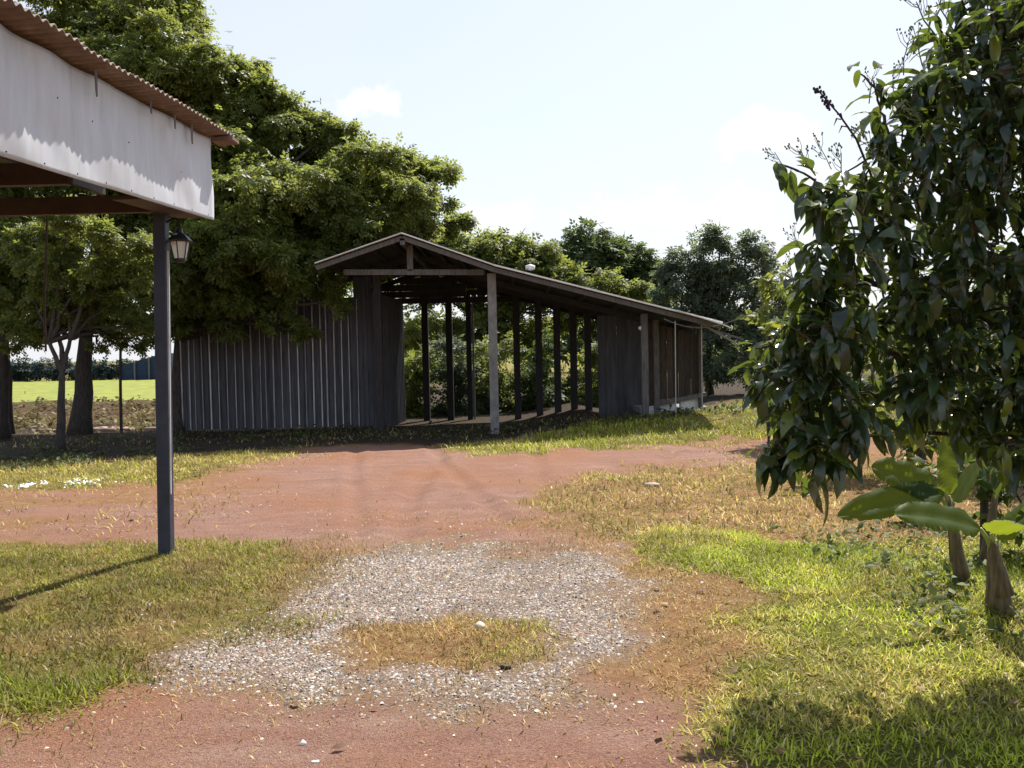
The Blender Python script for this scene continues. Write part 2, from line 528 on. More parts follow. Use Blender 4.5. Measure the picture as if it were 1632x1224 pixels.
# ------------------------------------------------------------------ ground zones (outlines found on the ground plane)
def poly(pts): return np.array([G(x, y)[:2] for x, y in pts])
def sdist(pl, x, y):
    """signed distance, positive inside"""
    x = np.asarray(x, float); y = np.asarray(y, float)
    ins = np.zeros(x.shape, bool); dm = np.full(x.shape, 1e9)
    n = len(pl)
    for i in range(n):
        x0, y0 = pl[i]; x1, y1 = pl[(i + 1) % n]
        cond = ((y0 > y) != (y1 > y)) & (x < (x1 - x0) * (y - y0) / (y1 - y0 + 1e-12) + x0)
        ins ^= cond
        dx, dy = x1 - x0, y1 - y0
        t = np.clip(((x - x0) * dx + (y - y0) * dy) / (dx * dx + dy * dy + 1e-12), 0, 1)
        dm = np.minimum(dm, np.hypot(x - x0 - t * dx, y - y0 - t * dy))
    return np.where(ins, dm, -dm)

Z_GRAVEL = poly([(545, 885), (640, 872), (760, 868), (860, 882), (950, 887), (1000, 904), (1012, 935), (995, 985), (985, 1040), (935, 1090), (850, 1118), (700, 1118), (560, 1090), (400, 1112), (262, 1098), (300, 1052), (420, 1000), (505, 960), (495, 925)])
Z_ISLAND = poly([(515, 1030), (600, 1003), (740, 988), (850, 995), (862, 1010), (830, 1045), (800, 1072), (680, 1075), (560, 1055)])
Z_DIRT = poly([(330, 765), (400, 738), (500, 715), (560, 709), (690, 711), (740, 724), (960, 716), (1190, 706), (1420, 690), (1420, 715), (1190, 737), (960, 752), (850, 770), (830, 800), (880, 840), (965, 886), (860, 884), (740, 868), (560, 886), (510, 866), (260, 862), (0, 850), (-500, 850), (-500, 795), (0, 790), (220, 775)])
Z_FRONT = poly([(-600, 1175), (0, 1160), (130, 1130), (230, 1105), (400, 1105), (560, 1088), (680, 1112), (850, 1115), (1000, 1080), (1075, 1110), (1098, 1160), (1110, 1224), (1100, 1900), (-600, 1900)])
Z_LAWN = poly([(990, 852), (1130, 842), (1260, 866), (1632, 850), (2300, 850), (2300, 2000), (1150, 2000), (1100, 1190), (1085, 1140), (1140, 1085), (1180, 1000), (1225, 940), (1150, 915), (1010, 885)])
Z_BANK = poly([(690, 714), (800, 706), (930, 690), (1040, 672), (1190, 652), (1500, 640), (1500, 690), (1190, 706), (1000, 719), (760, 728)])
Z_LEFT = poly([(-600, 858), (0, 860), (250, 862), (500, 868), (565, 890), (520, 930), (470, 990), (300, 1055), (225, 1105), (130, 1132), (0, 1160), (-600, 1175)])
Z_FARLEFT = poly([(-700, 738), (0, 738), (250, 733), (480, 712), (420, 735), (262, 768), (0, 785), (-700, 785)])
Z_TUFT = poly([(-300, 1060), (60, 1068), (200, 1075), (235, 1095), (180, 1120), (0, 1155), (-300, 1165)])
Z_MIDDRY = poly([(860, 768), (960, 752), (1200, 738), (1500, 740), (1632, 800), (1632, 850), (1260, 866), (990, 852), (960, 880), (890, 840), (835, 800)])
Z_SHADE_LITTER = np.concatenate([poly([(-800, 738), (0, 737), (240, 732), (320, 722), (480, 713), (560, 709), (700, 710), (790, 703), (900, 694), (1030, 680), (1120, 662)]), np.array([[9.0, 20.5], [60, 60], [-80, 60]])])  # leaf litter plus painted shade, out to the tree and shed shadow edge
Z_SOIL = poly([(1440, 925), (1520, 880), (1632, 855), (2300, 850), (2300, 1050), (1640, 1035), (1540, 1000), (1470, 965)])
Z_PALE = poly([(930, 752), (1000, 745), (1130, 742), (1120, 770), (960, 782)])

def height(x, y):
    x = np.asarray(x, float); y = np.asarray(y, float)
    h = 0.05 * (fbm(x * .5 + 40, y * .5 + 9, 3) - .5) * sstep(3, 8, y)
    h = h + np.clip(0.085 * (x + 0.2), 0, 0.5) * sstep(14.8, 18.2, y) * (1 - sstep(26, 40, y))
    h = h - 0.24 * sstep(18.8, 20.0, y) * sstep(1.5, 2.6, x) * (1 - sstep(26, 40, y))
    h = h - 0.12 * sstep(20.5, 23, y) * (1 - sstep(0, 2, x))
    # earth bank before the field on the left
    h = h + 0.42 * np.exp(-((y - 29.5 - 0.5 * np.sin(x * .6)) / 1.1) ** 2) * sstep(-4, -8, x) * (0.4 + 1.0 * fbm(x * .7, y * .3, 2))
    h = h - 0.35 * sstep(31, 33, y) * sstep(-4, -7, x)
    return h

def zones(x, y):
    amp = 0.16 + 0.035 * np.clip(y, 3, 20)
    wx = x + (fbm(x * 2.2, y * 2.2, 4) - .5) * amp * 2.2
    wy = y + (fbm(x * 2.2 + 31, y * 2.2 + 77, 4) - .5) * amp * 2.6
    sm = lambda pl, w: sstep(-w, w, sdist(pl, wx, wy))
    isl = sm(Z_ISLAND, .16)
    gravel = sm(Z_GRAVEL, .30) * (1 - isl)
    dirt = np.maximum(sm(Z_DIRT, .45) * (1 - .75 * sstep(-2.6, -4.2, wx) * sstep(.40, .60, fbm(x * .9 + 3, y * 1.7 + 8, 4))), sm(Z_FRONT, .26)) * (1 - gravel)
    lawn = sm(Z_LAWN, .22)
    bank = sm(Z_BANK, .4); left = sm(Z_LEFT, .42); farl = sm(Z_FARLEFT, .4); tuft = sm(Z_TUFT, .12); middry = sm(Z_MIDDRY, .3)
    pale = sm(Z_PALE, .3)
    return dict(isl=isl, gravel=gravel, dirt=dirt, lawn=lawn, bank=bank, left=left, farl=farl, tuft=tuft, middry=middry, pale=pale)

def graded(lo, hi, step, far, growth=1.18):
    c = list(np.arange(lo, hi + 1e-6, step)); s = step
    while c[-1] < far:
        s *= growth; c.append(c[-1] + s)
    return c
xs_p = graded(0, 6.0, 0.055, 700)
xs = np.array([-v for v in xs_p[:0:-1]] + xs_p)
ys_f = graded(2.6, 20.0, 0.055, 1500, 1.12)
back = [-60, -30, -15, -8, -4, -2, -1, 0, 0.8, 1.4, 1.9, 2.3]
ys = np.array(back + ys_f)
gx, gy = np.meshgrid(xs, ys, indexing='ij')
gz = height(gx, gy)
Zn = zones(gx.ravel(), gy.ravel())
# fine relief: ruts on the dirt, lumps under grass
rel = (fbm(gx * 6, gy * 6, 3) - .5) * 0.022 + (fbm(gx * 1.4, gy * 1.4 + 50, 3) - .5) * 0.05
gz = gz + rel * sstep(25, 12, gy)
rut = 0
for x0_, sl_, cv_, wd_ in ((0.55, -.10, .010, .13), (-.95, -.10, .010, .13), (0.1, -.22, .004, .10), (-1.3, -.20, .004, .10), (1.4, .02, .022, .11), (2.7, .05, .024, .11)):
    dx_ = (gx - (x0_ + sl_ * (gy - 8) + cv_ * (gy - 8) ** 2 + .10 * (fbm(gy * .6 + x0_ * 9, gy * 0, 2) - .5))) / wd_
    rut = rut + (np.exp(-dx_ ** 2) - .45 * np.exp(-(np.abs(dx_) - 1.7) ** 2 * 2)) * (.5 + fbm(gy * .8, gx * .8 + x0_, 2))
gz = gz - 0.030 * rut * Zn['dirt'].reshape(gx.shape) * sstep(7.5, 9, gy)
nxg, nyg = gx.shape
gverts = np.stack([gx, gy, gz], -1).reshape(-1, 3)
ii, jj = np.meshgrid(np.arange(nxg - 1), np.arange(nyg - 1), indexing='ij')
a_ = (ii * nyg + jj).ravel()
gfaces = np.stack([a_, a_ + nyg, a_ + nyg + 1, a_ + 1], 1)
_x, _y = gx.ravel(), gy.ravel()
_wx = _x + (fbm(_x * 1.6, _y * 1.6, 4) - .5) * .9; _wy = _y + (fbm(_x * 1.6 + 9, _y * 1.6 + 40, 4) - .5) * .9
shade_soil = sstep(-.35, .35, sdist(Z_SHADE_LITTER, _wx, _wy)) * (1 - .8 * Zn['bank']) * (1 - .25 * sstep(25.5, 28.0, _y) * sstep(-4, -7, _x)) * sstep(60, 45, _y)
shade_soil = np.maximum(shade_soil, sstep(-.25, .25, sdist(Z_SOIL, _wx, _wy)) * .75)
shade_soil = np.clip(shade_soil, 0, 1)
green = np.clip(Zn['lawn'] * .95 + Zn['bank'] * .75 + Zn['left'] * .55 + Zn['farl'] * .6 + Zn['tuft'] * .3 + Zn['isl'] * .12 + Zn['middry'] * .10, 0, 1)

def make_ground_mat():
    m, nt, b, out = new_mat('ground of dirt gravel and turf')
    N, L = nt.nodes, nt.links
    geo = N.new('ShaderNodeNewGeometry')
    at = N.new('ShaderNodeAttribute'); at.attribute_name = 'tint'
    sp = N.new('ShaderNodeSeparateColor'); L.new(at.outputs['Color'], sp.inputs[0])   # r dirt, g gravel, b green
    def noise(s, d=6, rgh=.6, vec=None):
        n = N.new('ShaderNodeTexNoise'); n.inputs['Scale'].default_value = s; n.inputs['Detail'].default_value = d; n.inputs['Roughness'].default_value = rgh
        L.new(vec or geo.outputs['Position'], n.inputs[0]); return n.outputs[0]
    def ramp(src, stops):
        r = N.new('ShaderNodeValToRGB'); e = r.color_ramp.elements
        e[0].position, e[0].color = stops[0][0], c4(stops[0][1]); e[1].position, e[1].color = stops[-1][0], c4(stops[-1][1])
        for p_, c_ in stops[1:-1]:
            k = e.new(p_); k.color = c4(c_)
        L.new(src, r.inputs[0]); return r.outputs[0]
    def mix(fac, a, b_, mode='MIX'):
        x = N.new('ShaderNodeMix'); x.data_type = 'RGBA'; x.blend_type = mode
        for key, v in (('Factor', fac), ('A', a), ('B', b_)):
            if isinstance(v, float): x.inputs[key].default_value = v
            elif isinstance(v, tuple): x.inputs[key].default_value = c4(v)
            else: L.new(v, x.inputs[key])
        return x.outputs['Result']
    mp = N.new('ShaderNodeMapping'); mp.inputs['Scale'].default_value = (1.0, 2.2, 1); mp.inputs['Rotation'].default_value = (0, 0, 0.12)
    L.new(geo.outputs['Position'], mp.inputs[0])
    dirt1 = ramp(noise(1.1, 8, .65, mp.outputs[0]), [(.30, (.24, .122, .090)), (.5, (.33, .188, .148)), (.72, (.43, .28, .23))])
    mp3 = N.new('ShaderNodeMapping'); mp3.inputs['Scale'].default_value = (.35, 2.6, 1); mp3.inputs['Rotation'].default_value = (0, 0, -.1)
    L.new(geo.outputs['Position'], mp3.inputs[0])
    dirt1 = mix(ramp(noise(1.6, 7, .7, mp3.outputs[0]), [(.48, (0, 0, 0)), (.75, (.75, .75, .75))]), dirt1, (.46, .33, .27))
    dirt1 = mix(ramp(noise(.55, 5, .6), [(.42, (0, 0, 0)), (.62, (.85, .85, .85))]), dirt1, (.36, .165, .085))
    dirt1 = mix(ramp(noise(5.0, 5, .6, mp3.outputs[0]), [(.25, (.5, .5, .5)), (.42, (0, 0, 0))]), dirt1, (.17, .085, .065))
    dirt2 = mix(ramp(noise(38, 5, .8), [(.40, (0, 0, 0)), (.62, (.85, .85, .85))]), dirt1, ramp(noise(75, 3, .8), [(.36, (.13, .058, .040)), (.5, (.27, .14, .10)), (.64, (.50, .34, .26))]))
    turf_dry = ramp(noise(9, 7, .7), [(.3, (.20, .105, .045)), (.5, (.30, .165, .075)), (.72, (.40, .27, .14))])
    turf_grn = ramp(noise(9, 7, .7), [(.3, (.075, .085, .014)), (.5, (.135, .145, .022)), (.72, (.24, .21, .055))])
    grav = ramp(noise(70, 3, .8), [(.3, (.10, .085, .075)), (.5, (.27, .205, .16)), (.68, (.46, .39, .33))])
    gmask = ramp(noise(2.2, 6, .7), [(.35, (0, 0, 0)), (.65, (1, 1, 1))])
    gfac = N.new('ShaderNodeMath'); gfac.operation = 'MULTIPLY_ADD'; gfac.use_clamp = True
    sub = N.new('ShaderNodeMath'); sub.operation = 'SUBTRACT'; L.new(gmask, sub.inputs[0]); sub.inputs[1].default_value = .5
    L.new(sub.outputs[0], gfac.inputs[0]); gfac.inputs[1].default_value = .5; L.new(sp.outputs[2], gfac.inputs[2])
    turf = mix(gfac.outputs[0], turf_dry, turf_grn)
    c = mix(sp.outputs[0], turf, dirt2)
    c = mix(sp.outputs[1], c, grav)
    at2 = N.new('ShaderNodeAttribute'); at2.attribute_name = 'litter'  # also carries the shade painted on the ground under trees and shed
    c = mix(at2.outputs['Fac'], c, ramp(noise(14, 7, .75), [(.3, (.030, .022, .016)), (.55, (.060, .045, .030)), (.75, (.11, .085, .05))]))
    L.new(c, b.inputs['Base Color'])
    b.inputs['Roughness'].default_value = 0.95
    b.inputs['Specular IOR Level'].default_value = 0.15
    bp = N.new('ShaderNodeBump'); bp.inputs['Strength'].default_value = 0.9; bp.inputs['Distance'].default_value = 0.03
    ad = N.new('ShaderNodeMath'); ad.operation = 'ADD'
    L.new(noise(35, 6, .75), ad.inputs[0]); L.new(noise(120, 3, .7), ad.inputs[1])
    L.new(ad.outputs[0], bp.inputs['Height']); L.new(bp.outputs[0], b.inputs['Normal'])
    return m
M['ground'] = make_ground_mat()
gt = np.stack([Zn['dirt'], Zn['gravel'], np.where((gy.ravel() > 40) | ((gy.ravel() > 28.5) & (gx.ravel() < -4)), .75, green)], 1)
fc_d = gt[gfaces].mean(1)
is_dirt = (fc_d[:, 0] > .5)
def submesh(name, sel):
    f = gfaces[sel]; used, inv = np.unique(f, return_inverse=True)
    me = np_mesh(name, gverts[used], inv.reshape(f.shape), gt[used], True)
    la = me.attributes.new('litter', 'FLOAT', 'POINT'); la.data.foreach_set('value', shade_soil[used].astype(np.float32))  # mask of leaf litter and painted ground shade
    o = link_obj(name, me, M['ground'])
    o['kind'] = 'structure'
    return o
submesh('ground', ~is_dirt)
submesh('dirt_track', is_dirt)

# sampled ground height with relief
def gh(x, y):
    ix = np.clip(np.searchsorted(xs, x) - 1, 0, len(xs) - 2); iy = np.clip(np.searchsorted(ys, y) - 1, 0, len(ys) - 2)
    tx = (x - xs[ix]) / (xs[ix + 1] - xs[ix]); ty = (y - ys[iy]) / (ys[iy + 1] - ys[iy])
    return (gz[ix, iy] * (1 - tx) + gz[ix + 1, iy] * tx) * (1 - ty) + (gz[ix, iy + 1] * (1 - tx) + gz[ix + 1, iy + 1] * tx) * ty
def gh1(x, y): return float(gh(np.array([float(x)]), np.array([float(y)]))[0])

# rice field on the far left
fx = np.linspace(-75, -7, 120); fy = np.linspace(33, 82, 90)
FX, FY = np.meshgrid(fx, fy, indexing='ij')
FZ = -0.12 + 0.16 * (fbm(FX * 1.3, FY * 1.3, 3) - .5)
fa = (np.arange(119)[:, None] * 90 + np.arange(89)[None]).ravel()
M['field'] = mat_noise('young rice', (0.12, 0.165, 0.008), (0.22, 0.26, 0.016), 1.2, 0.8, (1, .6, 1), 0.8, c3=(0.18, 0.20, 0.015), bscale=14)
o = link_obj('rice_field', np_mesh('rice_field', np.stack([FX, FY, FZ], -1).reshape(-1, 3), np.stack([fa, fa + 90, fa + 91, fa + 1], 1), None, True), M['field'])
o['kind'] = 'structure'

# ------------------------------------------------------------------ shed
YF, YR, YB = 18.5, 17.9, 24.0
shed_loc = P(787, 690, YF)
shed = empty('open_shed', (shed_loc[0], YF, 0.0), 'open timber farm shed with low grey gable roof and long lean-to beside the track', 'shed')
A_ = P(641, 379, YR); B_ = P(503, 427, YR); C_ = P(788, 430, YR); D_ = P(1150, 521, YR)
YRB = 24.6
def corr_sheet(p0, p1, y0, y1, n=9, amp=0.014):
    """corrugated sheet between the slope line p0->p1 (x,z), running y0..y1, ribs down the slope"""
    seg = n * 4; v = []; f = []
    nrm = Vector((-(p1[2] - p0[2]), 0, p1[0] - p0[0])).normalized()
    if nrm.z < 0: nrm = -nrm
    for i in range(seg + 1):
        y = y0 + (y1 - y0) * i / seg
        d = nrm * (amp * math.cos(2 * math.pi * i / 4) )
        for p in (p0, p1):
            v.append((p[0] + d.x, y, p[2] + d.z))
    for i in range(seg):
        f.append((2 * i, 2 * i + 1, 2 * i + 3, 2 * i + 2))
    return v, f
def slope(p0, p1, lift, k):
    q0 = np.array(p0) + [0, 0, lift]; q1 = np.array(p1) + [0, 0, lift]
    w = (YRB - YR) / 8
    for i in range(8):
        v, f = corr_sheet(q0, q1, YR - .05 + i * w, YR + (i + 1) * w + .01, 6)
        o = MB().add(v, f).build('roof_sheet', M['roof_grey'], shed)
        s_ = o.modifiers.new('thick', 'SOLIDIFY'); s_.thickness = 0.006
D2 = D_ + (D_ - C_) / np.linalg.norm(D_ - C_) * .12
slope(A_, B_, .09, 0); slope(A_, C_ + (C_ - A_) * .06, .09, 1); slope(C_, D2, .075, 2)
# barge boards, flashing painted pale as a sunlit roof edge
for p, q in ((A_, B_), (A_, C_), (C_, D_)):
    MB().beam(p + [0, .02, 0], q + [0, .02, 0], .04, .09).build('barge_board', M['wood_grey'], shed, bevel=.004)
for p, q, th in ((A_, B_, .016), (A_, C_, .022), (C_, D_, .030)):
    MB().beam(p + [0, -.045, .082], q + [0, -.045, .082], .11, th).build('lit_edge_flashing', M['flash'], shed)
# ragged loose pieces of zinc at the low end
for t, ln, dz in ((.80, .35, -.012), (.90, .45, -.03), (.97, .3, -.045)):
    p = C_ + (D_ - C_) * t; u = (D_ - C_) / np.linalg.norm(D_ - C_)
    MB().beam(p + [0, -.12, .10 + dz], p + u * ln + [0, -.16, .085 + dz * 1.6], .16, .02).build('loose_zinc_strip', M['flash'], shed)
# purlins under the roof
for p, q, n in ((A_, B_, 4), (A_, C_, 4), (C_, D_, 6)):
    for i in range(n):
        t = (i + .5) / n
        c = p + (q - p) * t
        MB().box((c[0], (YR + YRB) / 2 + .1, c[2] + .02), (.06, YRB - YR - .3, .08)).build('purlin', M['wood_dark'], shed)
MB().box((A_[0], (YR + YRB) / 2, A_[2] - .07), (.09, YRB - YR, .12)).build('ridge_beam', M['wood_grey'], shed)
# rafters further in
for y in (20.6, 22.4, 24.1):
    for p, q in ((A_, B_), (A_, C_), (C_, D_)):
        MB().beam((p[0], y, p[2] - .06), (q[0], y, q[2] - .06), .05, .12).build('rafter', M['wood_dark'], shed)
# tie beam and king post
t0, t1 = P(548, 434, YF), P(772, 434, YF)
MB().beam((t0[0], YF, t0[2]), (t1[0], YF, t1[2] ), .08, .11).build('tie_beam', M['wood_grey'], shed, bevel=.004)
k0, k1 = P(654, 430, YF), P(652, 392, YF)
MB().box((k0[0], YF, (k0[2] + k1[2]) / 2), (.12, .08, k1[2] - k0[2] + .05)).build('king_post', M['wood_grey'], shed, bevel=.004)
def shed_post(px, pyt, pyb, Y, w, mat, name='post'):
    b = P(px, pyb, Y); t = P(px, pyt, Y)
    zb = min(gh1(b[0], Y) - .05, b[2])
    return MB().box((b[0], Y, (zb + t[2]) / 2), (w, w, t[2] - zb)).build(name, mat, shed, bevel=.008)
shed_post(789, 436, 692, YF, .17, M['concrete'])
shed_post(1029, 500, 668, YF, .13, M['wood_grey'])
shed_post(607, 440, 690, YF + 1.2, .16, M['wood_dark'])
for px in (681, 719, 750, 826, 861, 890, 916, 939):
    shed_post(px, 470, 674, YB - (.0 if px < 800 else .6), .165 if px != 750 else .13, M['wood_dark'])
shed_post(757, 478, 674, YB + .12, .05, M['concrete'], 'post_lit_edge')  # pale strip standing in for the sunlit edge of the post beside it
# rear head beam and gable planks with gaps
hb0, hb1 = P(640, 480, YB), P(960, 478, YB)
MB().beam((-3.6, YB, hb0[2]), (hb1[0], YB, hb0[2]), .1, .14).build('head_beam', M['wood_dark'], shed)
def roof_z(x):
    if x < A_[0]: return A_[2] + (B_[2] - A_[2]) * (x - A_[0]) / (B_[0] - A_[0])
    if x < C_[0]: return A_[2] + (C_[2] - A_[2]) * (x - A_[0]) / (C_[0] - A_[0])
    return C_[2] + (D_[2] - C_[2]) * (x - C_[0]) / (D_[0] - C_[0])
z = hb0[2] + .08; i = 0
while z < A_[2] - .1:
    h = .165
    xl = B_[0] + .02; xr = D_[0]
    while roof_z(xl) < z + h + .02 and xl < A_[0]: xl += .02
    while roof_z(xr) < z + h + .02 and xr > A_[0]: xr -= .02
    if xr - xl > .3:
        xm = A_[0] + .9
        MB().box(((xl + min(xm, xr)) / 2, YB, z + h / 2), (min(xm, xr) - xl, .03, h)).build('gable_plank', M['wood_dark'], shed)
        if xr > xm + .2:
            MB().box(((xm + .01 + xr) / 2, YB + .004, z + h / 2 + .018), (xr - xm - .01, .03, h - .045)).build('gable_plank', M['wood_dark'], shed)
    z += h + .004; i += 1
# left inner wall of dark sheet, running back
def rib_sheet(p0, p1, z0, z1, n, depth=.02, mat='sheet_dark', name='wall_sheet', parent=None):
    """trapezoid rib sheet in plan from p0 to p1"""
    p0 = np.array(p0, float); p1 = np.array(p1, float)
    d = (p1 - p0); nr = np.array([d[1], -d[0]]) / np.linalg.norm(d)
    v = []; f = []
    prof = []
    for i in range(n):
        prof += [((i + .0) / n, 0), ((i + .62) / n, 0), ((i + .70) / n, depth), ((i + .86) / n, depth), ((i + .94) / n, 0)]
    prof.append((1.0, 0))
    for t, dd in prof:
        q = p0 + d * t + nr * dd
        v += [(q[0], q[1], z0), (q[0], q[1], z1)]
    for i in range(len(prof) - 1):
        f.append((2 * i, 2 * i + 2, 2 * i + 3, 2 * i + 1))
    o = MB().add(v, f).build(name, M[mat], parent)
    s_ = o.modifiers.new('thick', 'SOLIDIFY'); s_.thickness = 0.004
    return o
wl0 = P(594, 600, 20.4); wl1 = P(644, 600, YB)
for i in range(4):
    a = (wl0[0] + (wl1[0] - wl0[0]) * i / 4, wl0[1] + (wl1[1] - wl0[1]) * i / 4)
    b = (wl0[0] + (wl1[0] - wl0[0]) * (i + 1.01) / 4, wl0[1] + (wl1[1] - wl0[1]) * (i + 1.01) / 4)
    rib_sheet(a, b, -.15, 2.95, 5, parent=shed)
# lean-to: dark rear panel, plank wall, sill, low white wall
q0 = P(955, 684, 21.6); q1 = P(1030, 668, 21.6); zt0 = P(955, 503, 21.6)[2]; zt1 = P(1030, 503, 21.6)[2]
nb = 5
for i in range(nb):
    xa = q0[0] + (q1[0] - q0[0]) * i / nb; xb = q0[0] + (q1[0] - q0[0]) * (i + 1) / nb - .004
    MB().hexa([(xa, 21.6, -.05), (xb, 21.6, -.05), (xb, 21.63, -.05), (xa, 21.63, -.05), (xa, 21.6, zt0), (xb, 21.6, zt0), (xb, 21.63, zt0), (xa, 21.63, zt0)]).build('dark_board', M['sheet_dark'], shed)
YP = 20.2
edges = [1032, 1043, 1053, 1063, 1072, 1081, 1091, 1101, 1110, 1120]
for i in range(len(edges) - 1):
    x0 = P(edges[i], 560, YP)[0]; x1 = P(edges[i + 1], 560, YP)[0] - .006
    zb = P((edges[i] + edges[i + 1]) / 2, 652 - 1.6 * i if i < 2 else 640 - 1.5 * i, YP)[2]; ztp = roof_z((x0 + x1) / 2) - .10
    yy = YP + (.0 if i % 2 else .02)
    MB().hexa([(x0, yy, zb), (x1, yy, zb), (x1, yy + .025, zb), (x0, yy + .025, zb), (x0, yy, ztp + .01), (x1, yy, ztp - .01), (x1, yy + .025, ztp - .01), (x0, yy + .025, ztp + .01)]).build('plank', M['wood_brown'], shed)
shed_post(1047, 510, 652, YP - .12, .12, M['wood_grey'])
shed_post(1117, 525, 655, YP - .10, .09, M['wood_brown'])
s0 = P(1050, 643, YP - .1); s1 = P(1126, 628, YP - .1)
MB().beam(s0, s1, .12, .09).build('sill', M['wood_grey'], shed, bevel=.006)
for a, b, t, bt in ((1033, 1078, 644, 663), (1084, 1113, 634, 655)):
    c0 = P(a, t + 4, YP - .04); c1 = P(b, t - 3, YP - .04); d0 = P(a, bt + 6, YP - .04); d1 = P(b, bt, YP - .04)
    pts = []
    zs = (d0[2], d1[2], c1[2], c0[2])
    MB().hexa([(c0[0], YP - .06, zs[0]), (c1[0], YP - .06, zs[1]), (c1[0], YP + .1, zs[1]), (c0[0], YP + .1, zs[0]),
               (c0[0], YP - .06, zs[3]), (c1[0], YP - .06, zs[2]), (c1[0], YP + .1, zs[2]), (c0[0], YP + .1, zs[3])]).build('low_white_wall', M['white'], shed, bevel=.008)
# concrete floor slab behind the lean-to planks
MB().box(((P(1120, 560, YP)[0] + P(1032, 560, YP)[0]) / 2, YP + .8, .25), (1.5, 1.4, .12)).build('floor_slab', M['concrete'], shed)
# bulb on the lean-to post and a stick rafter poking out
bp_ = P(1021, 523, YF - .02)
me = np_mesh('bulb', ICO_V * .05 + bp_, ICO_F, None, True)
link_obj('bulb', me, M['white'], shed)
MB().tube([bp_ + [0, 0, .045], bp_ + [.03, 0, .09], bp_ + [.10, .02, .10]], [.02, .012, .012], 6).build('bulb_holder', M['black_metal'], shed)
MB().beam(P(1110, 512, YR + .3), P(1173, 547, YR + .3), .03, .04).build('loose_rafter', M['concrete'], shed)
MB().beam(P(1140, 527, YR + .9), P(1185, 541, YR + .9), .03, .035).build('loose_rafter', M['wood_grey'], shed)
# small white cap on the roof slope
cp = P(845, 428, YR + .3)
link_obj('roof_cap', np_mesh('roof_cap', ICO_V * [.11, .11, .07] + cp + [0, 0, .02], ICO_F, None, True), M['flash'], shed)

# cables at the lean-to
def sag(a, b, s, n=12):
    a = np.array(a); b = np.array(b)
    return [a + (b - a) * t - np.array([0, 0, s * 4 * t * (1 - t)]) for t in np.linspace(0, 1, n)]
o = MB().tube(sag(P(1058, 508, YR), P(1132, 521, YR), .07), .012, 5).build('slack_cable', M['cable'])
tag(o, 'slack grey cable sagging below the low eave of the shed lean-to', 'cable')
o = MB().tube(sag(P(1132, 521, YR), P(1235, 478, 13.0), .06), .006, 5).build('overhead_cable', M['cable'])
tag(o, 'thin cable running from the end of the lean-to roof up into the leafy shrub', 'cable')
b0 = P(1077, 654, YR)
o = MB().tube([P(1076, 512, YR), P(1076, 560, YR) + [.004, 0, 0], (b0[0], YR, gh1(b0[0], YR))], .010, 5).build('hanging_cord', M['pale_cord'], shed)
b0 = P(1119, 650, YR + .2)
o = MB().tube([P(1118, 518, YR + .2), (b0[0], YR + .2, gh1(b0[0], YR))], .009, 5).build('hanging_cord', M['pale_cord'], shed)

# ------------------------------------------------------------------ ribbed sheet fence left of the shed
YW = 20.5
f0 = P(293, 683, YW); f1 = P(596, 680, YW)
fence = empty('sheet_fence', ((f0[0] + f1[0]) / 2, YW, 0), 'tall dark sheet fence with pale strips painted as sunlit ribs under the overhanging tree', 'fence')
fence_top = P(580, 476, YW)[2]
ns = 11
bx = []
for i in range(ns):
    xa = f0[0] + (f1[0] - f0[0]) * i / ns; xb = f0[0] + (f1[0] - f0[0]) * (i + 1) / ns + .02
    rib_sheet((xa, YW + .012 * (i % 2)), (xb, YW + .012 * (i % 2)), .03, (fence_top + random.uniform(-.04, .05)) if (xa + xb) / 2 < B_[0] + .1 else roof_z((xa + xb) / 2) - .12, 4, .018, 'sheet_dark', 'sheet', fence)
x = f0[0]
k = 0
while x < f1[0] - .25:
    hgt = fence_top - random.choice([0, .02, .05, .1])
    w = random.choice([.010, .014, .017, .026])
    tilt = random.uniform(-.012, .012)
    MB().beam((x, YW - .035, .04), (x + tilt, YW - .035, hgt), .018, w, up=(1, 0, 0)).build('lit_rib', M['lit_rib'], fence)  # pale strips imitate sunlight caught along the sheet ribs
    x += random.choice([.165, .175, .18, .185, .18, .12])
    k += 1
MB().beam((f0[0], YW + .04, .09), (f1[0], YW + .04, .09), .05, .10).build('bottom_rail', M['wood_dark'], fence)
MB().beam((f0[0], YW + .06, 1.5), (f1[0], YW + .06, 1.5), .05, .10).build('mid_rail', M['wood_dark'], fence)

# ------------------------------------------------------------------ veranda roof on the left with post and lantern
ver = empty('veranda_roof', (-2.83, 7.67, 0), 'veranda roof edge with stained white fascia, brown corrugated sheets and one dark post', 'veranda')
E0b, E1b = P(0, 246, 4.69), P(345, 351, 7.96)
E0t, E1t = P(0, 36, 4.69), P(339, 221, 7.96)
dirv = (E1b - E0b) / 3.27
def ext(a, b, t): return a + (b - a) * t
T0 = -1.6
nU, nV = 150, 26
V = np.zeros((nU, nV, 3))
for i in range(nU):
    t = T0 + (1 - T0) * i / (nU - 1)
    bo, to = ext(E0b, E1b, t), ext(E0t, E1t, t)
    for j in range(nV):
        s = j / (nV - 1)
        V[i, j] = bo + (to - bo) * s
U_ = np.linspace(T0, 1, nU)[:, None] * 3.27; S_ = np.linspace(0, 1, nV)[None]
skew = U_ + .30 * S_
fold = .012 * np.sin(skew * 8.0 + 2.4 * np.sin(U_ * 1.7)) * (.4 + S_ * .6) + .020 * (fbm(skew * 3.1 + 3, S_ * 1.3, 3) - .5) * 2 + .03 * (fbm(U_ * 1.1, S_ * .8 + 7, 2) - .5)
fold = fold * np.clip(S_ / .30, 0, 1) ** .8
V[:, :, 0] += fold - .02
fa = (np.arange(nU - 1)[:, None] * nV + np.arange(nV - 1)[None]).ravel()
